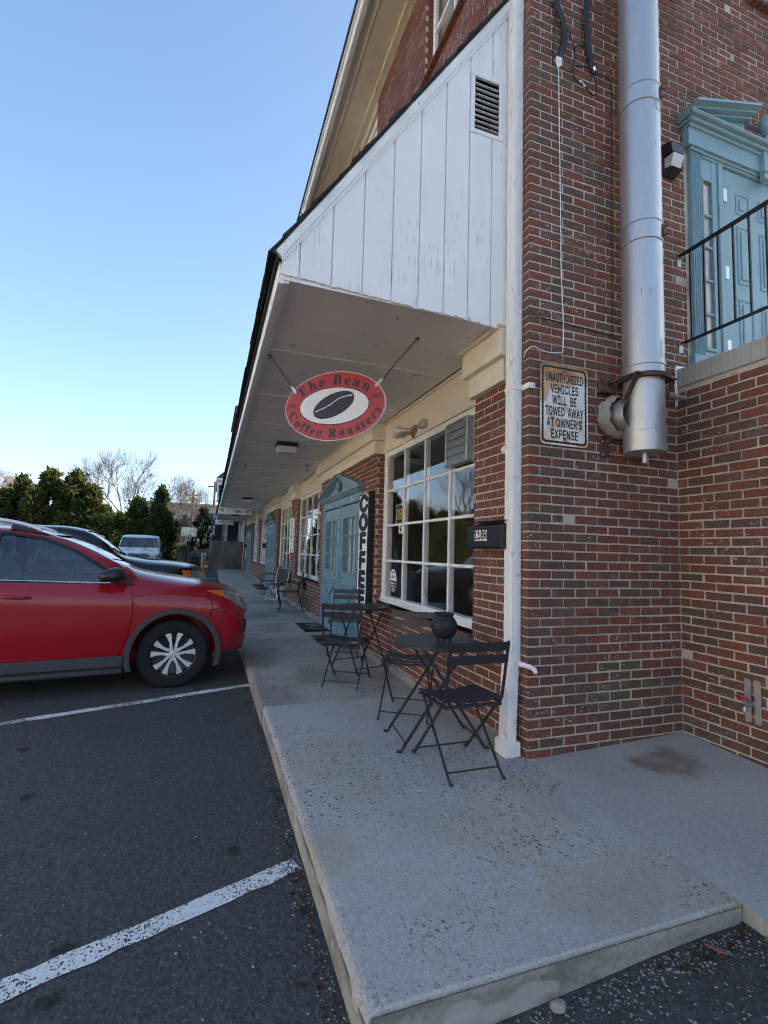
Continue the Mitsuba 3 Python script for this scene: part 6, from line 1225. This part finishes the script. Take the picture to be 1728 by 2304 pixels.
# the hedge across the lot that the shop window mirrors
for i in range(7): cedar(-15.5 - .9*(i % 2), 12.5 + 3.3*i, 4.3 + .5*((i*3) % 4)/2, 1.9, ['nearest', 'second', 'third', 'fourth', 'fifth', 'sixth', 'seventh'][i] + ' dark cedar counted from the camera along the left side of the lot', 'cedar_leaf_dark', i % 3, 20 + i)
def cr3(a, b): return np.array([a[1]*b[2] - a[2]*b[1], a[2]*b[0] - a[0]*b[2], a[0]*b[1] - a[1]*b[0]])
def branches(x, y, h, spread, seed, r0=.2, depth=6, droop=.0, first=.28, lean=0, kids=(2, 4), z=LOT):
    r = np.random.default_rng(seed); segs = []
    def grow(p, d, L, R, lev):
        n = 4; pts = [p]
        for i in range(n):
            d = d + r.normal(size=3)*.10 + np.array([0, 0, .05 - droop*lev*.03]); d /= math.sqrt(d @ d); pts.append(pts[-1] + d*L/n)
        segs.append((np.array(pts), np.linspace(R, R*.62, n+1), lev))
        if lev >= depth or R < .004: return
        nk = int(r.integers(kids[0], kids[1] + 1)) + (1 if lev == 0 else 0)
        for j in range(nk):
            a = 2*PI*(j + r.random()*.7)/nk; s = cr3(d, (.3, .2, 1.)); s /= math.sqrt(s @ s); u = cr3(s, d); q = spread*(.55 + .6*r.random())*(0.55 if j == 0 else 1)
            nd = d*math.cos(q) + (s*math.cos(a) + u*math.sin(a))*math.sin(q); at = pts[-1] if j < 2 else pts[int(r.integers(2, n+1))]
            grow(at, nd, L*(.62 + .22*r.random()), R*(.52 + .16*r.random())*(1.12 if j == 0 else .9), lev + 1)
    grow(np.array([x, y, z - .1]), np.array([lean, 0, 1.0]), h*first, r0, 0); return segs
def bare_tree(name, label, x, y, h, spread, seed, r0, depth, matn='bark', twig='twig', first=.28, kids=(2, 4), lean=0, minr=.008):
    k = thing(name, label, 'tree'); sg = branches(x, y, h, spread, seed, r0, depth, first=first, kids=kids, lean=lean)
    def batch(sel, n, st):
        P_ = np.array([p[::st] for p, R, l in sg if sel(l)]); R_ = np.array([np.maximum(R[::st], minr) for p, R, l in sg if sel(l)])
        t = np.gradient(P_, axis=1); t /= np.linalg.norm(t, axis=2, keepdims=True); a = np.cross(t, [.31, .22, .92]); a /= np.linalg.norm(a, axis=2, keepdims=True); b = np.cross(t, a); an = np.arange(n)*2*PI/n
        v = P_[:, :, None] + R_[..., None, None]*(np.cos(an)[:, None]*a[:, :, None] + np.sin(an)[:, None]*b[:, :, None]); B_, m_ = P_.shape[:2]
        i, j, q = np.meshgrid(np.arange(B_), np.arange(m_-1), np.arange(n), indexing='ij'); c = (i*m_ + j)*n; A, D = c + q, c + (q+1) % n
        f = np.vstack([np.stack([A.ravel(), D.ravel(), (D+n).ravel()], 1), np.stack([A.ravel(), (D+n).ravel(), (A+n).ravel()], 1)]); return tm(v.reshape(-1, 3), f)
    obj('trunk', batch(lambda l: l <= 1, 8, 1), matn, k, smooth=True)
    obj('limbs', batch(lambda l: 2 <= l <= 3, 5, 1), matn, k, smooth=True, kind='stuff', label='branches of the bare tree')
    if any(l > 3 for _, _, l in sg): obj('twigs', batch(lambda l: l > 3, 3, 2), twig, k, kind='stuff', label='fine bare twigs')
bare_tree('bare_tree', 'pale bare tree rising behind the hedge in the middle', -10.6, 53, 10.2, .50, 5, .17, 6, first=.34, kids=(3, 4), minr=.009)
bare_tree('bare_tree', 'large bare tree at the left edge of the picture behind the cedars', -29.5, 58, 17.5, .62, 8, .42, 7, first=.24, kids=(2, 4), minr=.009)
bare_tree('bare_tree', 'small bare tree left of the utility poles', -6.6, 56, 8.4, .62, 13, .12, 6, first=.36, kids=(3, 4), minr=.008)
bare_tree('bare_tree', 'bare tree of reddish twigs behind the left cedars', -21.0, 50, 9.2, .6, 23, .16, 6, 'bark', 'pink_twig', first=.3, kids=(3, 4), minr=.008)
bare_tree('bare_tree', 'wide bare tree behind the hedge, mirrored in the shop window', -19.5, 24.0, 14.5, .58, 31, .34, 7, first=.22, kids=(2, 4), minr=.008)
bare_tree('flowering_shrub', 'pinkish leafless shrub behind the basketball hoop', -4.5, 44, 5.6, .42, 17, .10, 6, 'pink_twig', 'pink_twig', first=.22, kids=(3, 4), minr=.008)
for i, (x, y, h) in enumerate([(-8.6, 40, 4.3), (-9.6, 42, 4.4)]): bare_tree('twiggy_shrub', ['buff leafless shrub behind the white van', 'buff leafless shrub beneath the pale bare tree'][i], x, y, h, .45, 40 + i, .08, 6, 'pink_twig', 'pink_twig', first=.2, kids=(3, 4), minr=.009)
k = thing('spruce_tree', 'dark leaning spruce beside the blue roofed house', 'tree')
v, f, uv = [], [], []; r = np.random.default_rng(77); n = 0
for j in range(26):
    z = .3 + 4.0*j/26; R = 1.35*(1 - j/27)**.8 + .1
    for q in range(7):
        a = r.random()*6.28; vv, ff, uu = leaf_cloud(75, .22, .4, 500 + j*7 + q, 0, .4, .13, 4); vv = vv + np.array([R*math.cos(a)*(.4 + .6*r.random()) + .12*j/26, R*math.sin(a)*.8, z - .25*R + LOT]); v.append(vv); f.append(ff + n); uv.append(uu); n += len(vv)
obj('crown', (np.vstack(v) + [-2.7, 35.6, 0], np.vstack(f)), 'spruce_leaf', k, uv=np.vstack(uv)); obj('trunk', tube([(-2.7, 35.6, LOT), (-2.58, 35.6, 4.3)], [.12, .03], 8), 'bark', k)
v, f, uv = [], [], []; n = 0
for j in range(26):
    vv, ff, uu = leaf_cloud(260, .5, .8, 900 + j, 0, .4, .12, 6); vv = vv + np.array([-5.0 + 2.9*r.random(), 35.2 + 1.5*r.random(), .55 + .35*r.random()]); v.append(vv); f.append(ff + n); uv.append(uu); n += len(vv)
obj('ground_shrubs', (np.vstack(v), np.vstack(f)), 'brush_leaf', None, uv=np.vstack(uv), kind='stuff', label='grey green low shrubs massed on the bank above the ramp wall')
# ---------------------------------------------------------------- far end of the lot
k = thing('concrete_ramp_wall', 'stained concrete wall closing the far end of the sidewalk', 'wall')
obj('front_face', cbox(-2.10, .0, 30.06, 30.30, LOT - .1, 1.80, .015), 'stained_concrete', k); obj('deck', cbox(-2.08, .0, 30.31, 36.0, 1.55, 1.72, .01), 'stained_concrete', k); obj('side_face', box(-2.10, -1.90, 30.31, 36.0, LOT - .1, 1.78), 'stained_concrete', k)
k = thing('ramp_railing', 'black railing on top of the stained concrete wall', 'railing')
obj('top_rail', cbox(-1.66, -.03, 30.95, 31.0, 3.02, 3.07, .008), 'black_iron', k); obj('bottom_rail', cbox(-1.66, -.03, 30.96, 30.99, 1.95, 1.98, .006), 'black_iron', k)
for j in range(13): obj('baluster', box(-1.66 + .132*j, -1.64 + .132*j, 30.965, 30.985, 1.75, 3.02), 'black_iron', k)
k = thing('sloping_wall', 'low concrete wall sloping up behind the basketball hoop', 'wall'); obj('face', prism([(-4.7, LOT - .1), (-4.7, .80), (-2.11, 1.30), (-2.11, LOT - .1)], .2, 'xz', 34.1), 'stained_concrete', k)
k = thing('porch_building', 'white building with a dark blue door at the top of the ramp', 'building')
obj('wall', cat([box(-1.75, .6, 35.8, 36.0, 1.7, 4.2)]), 'navy', k); obj('column', cbox(-1.08, -.86, 35.5, 35.72, 1.72, 3.5, .01), 'white_trim', k); obj('column', cbox(-.20, .02, 33.4, 33.6, 1.72, 3.5, .01), 'white_trim', k); obj('soffit', box(-1.9, .6, 31.5, 36, 3.35, 3.55), 'cream_paint', k); obj('door_trim', cat([cbox(-1.20, -1.12, 35.74, 35.8, 1.72, 3.2, .005)]), 'white_trim', k); obj('side_wall', box(-.02, .3, 30.1, 36, 1.7, 3.4), 'cream_paint', k)
k = thing('basketball_hoop', 'portable basketball hoop with a clear backboard at the end of the lot', 'hoop')
obj('pole', tube(wig([(-3.45, 30.9, LOT), (-3.40, 30.6, 1.2), (-3.36, 30.2, 2.0)], 12), .035, 8), 'black_iron', k); bbx = -3.32
obj('backboard', cbox(bbx - .42, bbx + .42, 29.862, 29.868, 2.02, 2.56, .001), 'window_glass', k); obj('frame', cat([cbox(bbx - .44, bbx + .44, 29.84, 29.89, z, z + .025, .004) for z in (2.0, 2.55)] + [cbox(x, x + .025, 29.84, 29.89, 2.025, 2.55, .004) for x in (bbx - .44, bbx + .415)]), 'white_plastic', k)
obj('rim', tube([(bbx + .2*math.cos(t), 29.62 + .2*math.sin(t), 2.08) for t in np.linspace(0, 2*PI, 18, endpoint=False)], .010, 6, closed=True), 'orange_plastic', k)
obj('net', cat([tube([(bbx + .2*math.cos(t), 29.62 + .2*math.sin(t), 2.08), (bbx + .15*math.cos(t + .3), 29.62 + .15*math.sin(t + .3), 1.88), (bbx + .10*math.cos(t), 29.62 + .10*math.sin(t), 1.70)], .008, 4) for t in np.linspace(0, 2*PI, 12, endpoint=False)]), 'paper_white', k)
obj('base', cbox(-3.85, -3.05, 30.7, 31.5, LOT, .08, .05), 'black_plastic', k)
k = thing('utility_box', 'dark square equipment box against the sloping wall', 'box'); obj('case', cbox(-3.2, -2.72, 33.2, 33.7, LOT + .02, .72, .02), 'black_iron', k); obj('grille', cat([box(-3.16, -2.76, 33.19, 33.2, .05 + .1*j, .10 + .1*j) for j in range(6)]), 'black_plastic', k)
for i, (x, y) in enumerate([(-2.50, 32.6), (-2.32, 32.9)]):
    k = thing('white_post', ['nearer white post at the ramp corner', 'farther white post at the ramp corner'][i], 'post'); obj('shaft', cbox(x - .06, x + .06, y - .06, y + .06, LOT, .90, .01), 'white_plastic', k); obj('cap', hull([(x + a*.085, y + b*.085, .90) for a in (-1, 1) for b in (-1, 1)] + [(x, y, 1.02)]), 'white_plastic', k)
k = thing('white_rail', 'short white rail lying by the posts', 'rail'); obj('bar', cbox(-2.85, -2.5, 32.4, 32.5, LOT, .02, .02), 'white_plastic', k)
k = thing('traffic_barrel', 'orange safety barrel beside the concrete wall', 'barrel'); obj('drum', lathe([(0, 0), (.2, 0), (.2, .06), (.17, .07), (.155, .62), (.1, .65), (0, .65)], 20, 'z', (-2.17, 31.2, LOT)), 'orange_plastic', k, smooth=40); obj('band', lathe([(.171, .22), (.166, .36), (.168, .36), (.173, .22)], 20, 'z', (-2.17, 31.2, LOT)), 'paper_white', k)
k = thing('yellow_bollard', 'yellow bollard behind the orange barrel', 'bollard'); obj('shaft', lathe([(.07, 0), (.07, .95), (.05, 1.0), (0, 1.02)], 16, 'z', (-2.38, 32.2, LOT)), 'yellow_plastic', k, smooth=40)
# ---------------------------------------------------------------- buildings beyond
k = thing('far_flat_building', 'flat roofed beige building on the skyline', 'building'); obj('wall', box(-9.5, 3, 60.5, 70, LOT, 6.35), 'beige_wall', k); obj('parapet', box(-9.6, 3.1, 60.4, 70.1, 6.35, 6.6), 'siding_grey', k); obj('chimney', cbox(-4.5, -3.6, 61, 62, 6.6, 7.35, .02), 'beige_wall', k)
for j in range(5): obj('window', box(-8.6 + 1.5*j, -7.8 + 1.5*j, 60.46, 60.5, 3.9, 5.2), 'dark_glass' if False else 'navy', k)
k = thing('blue_roofed_house', 'low house with a dark blue roof behind the spruce', 'house'); obj('wall', box(-2.3, 2.5, 46.4, 52, LOT, 3.2), 'cream_paint', k); obj('eave', cbox(-2.75, 2.9, 45.9, 52.4, 3.2, 3.42, .02), 'white_trim', k); obj('roof', prism([(45.8, 3.43), (49.2, 5.3), (52.5, 3.43)], 5.7, 'yz', -2.8), 'slate_roof', k); obj('window', box(-1.9, -1.2, 46.36, 46.4, 1.4, 2.5), 'navy', k)
for i, (x, y, h) in enumerate([(-4.15, 61.2 - 2, 8.1), (-1.80, 58.4, 9.2)]):
    k = thing('utility_pole', ['thinner utility pole left of the karate sign', 'utility pole beside the canopy edge'][i], 'pole'); obj('shaft', tube([(x, y, LOT), (x, y, h)], [.19, .13], 10), 'wood_pole', k); obj('crossarm', cbox(x - .8, x + .8, y - .06, y + .06, h - .7, h - .58, .01), 'wood_pole', k)
k = thing('overhead_wires', 'thin wires between the utility poles', 'wires')
for dz in (0, .5): obj('wire', tube([(-4.15 + 2.35*t, 59.2 - .8*t, 7.45 - dz - .25*math.sin(PI*t)) for t in np.linspace(0, 1, 12)], .015, 4), 'cable_black', k)
# higher parts of the row seen past the canopy edge
k = thing('tall_wing', 'tall grey sided wing showing past the edge of the canopy', 'building'); obj('wall', box(-.30, 8, 38.3, 46, LOT, 12.6), 'siding_grey', k); obj('corner_board', cbox(-.62, -.28, 37.9, 38.3, 9.6, 12.8, .02), 'siding_grey', k); obj('roof', cbox(-.7, 8.4, 37.8, 46.4, 12.6, 12.85, .02), 'slate_roof', k)
k = thing('dormer_house', 'grey house with a dark hipped roof peeking past the canopy edge', 'house'); obj('wall', cat([box(-1.25, 6, 39.4, 48, LOT, 6.9), box(-1.0, 3, 38.9, 40, 7.0, 9.1)]), 'siding_grey', k); obj('eave', cbox(-1.80, 6.3, 39.0, 48.3, 6.85, 7.05, .02), 'white_trim', k); obj('roof', hull([(-1.82, 38.95, 7.06), (6.3, 38.95, 7.06), (-1.82, 48.4, 7.06), (6.3, 48.4, 7.06), (-1.0, 42, 8.2), (4, 42, 8.2)]), 'slate_roof', k); obj('bay', cbox(-1.72, -1.25, 39.3, 40.6, 5.2, 6.84, .02), 'white_trim', k); obj('window', box(-1.60, -1.38, 39.27, 39.3, 5.5, 6.5), 'navy', k)
# low building across the lot, mirrored in the shop window
k = thing('low_shed', 'long low building with grey shingle roof across the lot', 'building'); obj('wall', box(-27, -21, 10, 34, LOT, 2.7), 'beige_wall', k); obj('eave', cbox(-20.9, -20.6, 9.6, 34.4, 2.65, 2.95, .02), 'white_trim', k); obj('roof', prism([(-20.5, 2.96), (-24, 4.7), (-27.5, 2.96)], 24.8, 'xz', 9.6), 'slate_roof', k)
# unseen pale house, added so its sunlit front bounces light onto the walk
k = thing('added_bounce_house', 'added pale clapboard house across the lot, out of the picture to the left, bouncing sunlight onto the walk', 'house')
obj('wall', box(-24, -15.0, -26, 6.0, LOT, 6.2), 'pale_siding', k)
for j in range(31): obj('clapboard', tm([[-14.985, -26, .0 + .2*j], [-14.985, 6, .0 + .2*j], [-14.998, 6, .2 + .2*j], [-14.998, -26, .2 + .2*j]], [[0, 1, 2], [0, 2, 3]]), 'pale_siding', k)
obj('roof', prism([(-14.3, 6.2), (-19.5, 9.4), (-24.7, 6.2)], 33, 'xz', -26.5), 'slate_roof', k)
for z in (1.0, 3.9):
    for j in range(7):
        y = -23.5 + 4.2*j; w = obj('window', cbox(-14.98, -14.93, y - .55, y + .55, z, z + 1.5, .01), 'white_trim', k); obj('pane', box(-14.935, -14.925, y - .48, y + .48, z + .08, z + 1.42), 'navy', w)
# ---------------------------------------------------------------- litter along the kerb and on the ground
r = np.random.default_rng(91)
def scatter(pts, size, rng_, flatn=.35):
    v, f = [], []
    for i, (x, y, z) in enumerate(pts):
        s = size*(.4 + rng_.random()); m = [[1, 0, 0], [0, .7, 0], [-1, .1, 0], [0, -.6, 0], [.1, 0, flatn*1.2], [0, 0, -flatn]]; a = rng_.random()*6.28; q = np.array(m)*s; q = q @ rotz(a)[:3, :3].T; v += (q + [x, y, z + s*flatn*.6]).tolist(); b = i*6; f += [[b+a_, b+b_, b+4] for a_, b_ in ((0, 1), (1, 2), (2, 3), (3, 0))] + [[b+b_, b+a_, b+5] for a_, b_ in ((0, 1), (1, 2), (2, 3), (3, 0))]
    return v, f
gp_ = [(-1.585 - abs(r.normal())*.05, y, LOT) for y in r.uniform(-1.5, 12, 1500)] + [(x, -1.42 - abs(r.normal())*.05, LOT) for x in r.uniform(-1.6, .1, 700)] + [(-1.6 - 1.2*r.random()**2, r.uniform(-1.6, 3), LOT) for _ in range(260)] + [(.1 - 1.2*r.random(), -1.5 - .9*r.random()**1.5, LOT) for _ in range(500)]
gp_ = [(x, y, float(lot_z(np.array(x), np.array(y)))) for x, y, z in gp_]; lift = lambda L_: [(x, y, float(lot_z(np.array(x), np.array(y)))) for x, y, z in L_]
obj('kerb_grit', scatter(gp_, .006, r), 'old_concrete', None, kind='stuff', label='pale grit and small stones gathered along the kerb')
lv = [(-1.60 - abs(r.normal())*.035, y, LOT) for y in r.uniform(-1.4, 6, 300)] + [(x, -1.425 - abs(r.normal())*.06, LOT) for x in r.uniform(-.5, .1, 90)]
v, f, uv = [], [], []; lv = lift(lv)
for i, (x, y, z) in enumerate(lv):
    s = .011*(.5 + 1.3*r.random()); q = np.array([[1, 0, .3*r.normal()], [0, .45, .2*abs(r.normal())], [-1, 0, .3*r.normal()], [0, -.45, .2]])*s; q = q @ rotz(r.random()*6.28)[:3, :3].T; v += (q + [x, y, z + .006]).tolist(); b = 4*i; f += [[b, b+1, b+2], [b, b+2, b+3]]; uv += [[r.random(), r.random()]]*4
obj('leaf_litter', (np.array(v), np.array(f)), 'dry_leaf', None, uv=np.array(uv), kind='stuff', label='dry brown leaf bits along the foot of the kerb')
lf = [(0, .0), (.012, .018), (.006, .022), (.022, .042), (.010, .040), (.0, .065), (-.010, .040), (-.022, .042), (-.006, .022), (-.012, .018)]
m = prism(Polygon(lf).buffer(.002), .001); m.apply_scale([1.2, 1.2, 1]); m = xf(m, rotz(1.1)); k = thing('fallen_leaf', 'curled brown leaf lying on the lot by the slab end', 'leaf'); m.vertices[:, 2] += .25*np.abs(m.vertices[:, 0])
obj('blade', mv(m, (-.20, -1.50, float(lot_z(np.array(-.2), np.array(-1.5))) + .004)), 'terracotta', k)
k = thing('loose_stone', 'pale stone lying against the slab end', 'stone'); s_ = trimesh.creation.icosphere(1, .026); s_.vertices *= (1 + .3*(meshkit.noise(s_.vertices*40)[:, None] - .5)*2)*np.array([1.2, .8, .7]); obj('rock', mv(s_, (-.92, -1.445, float(lot_z(np.array(-.92), np.array(-1.445))) + .015)), 'old_concrete', k)
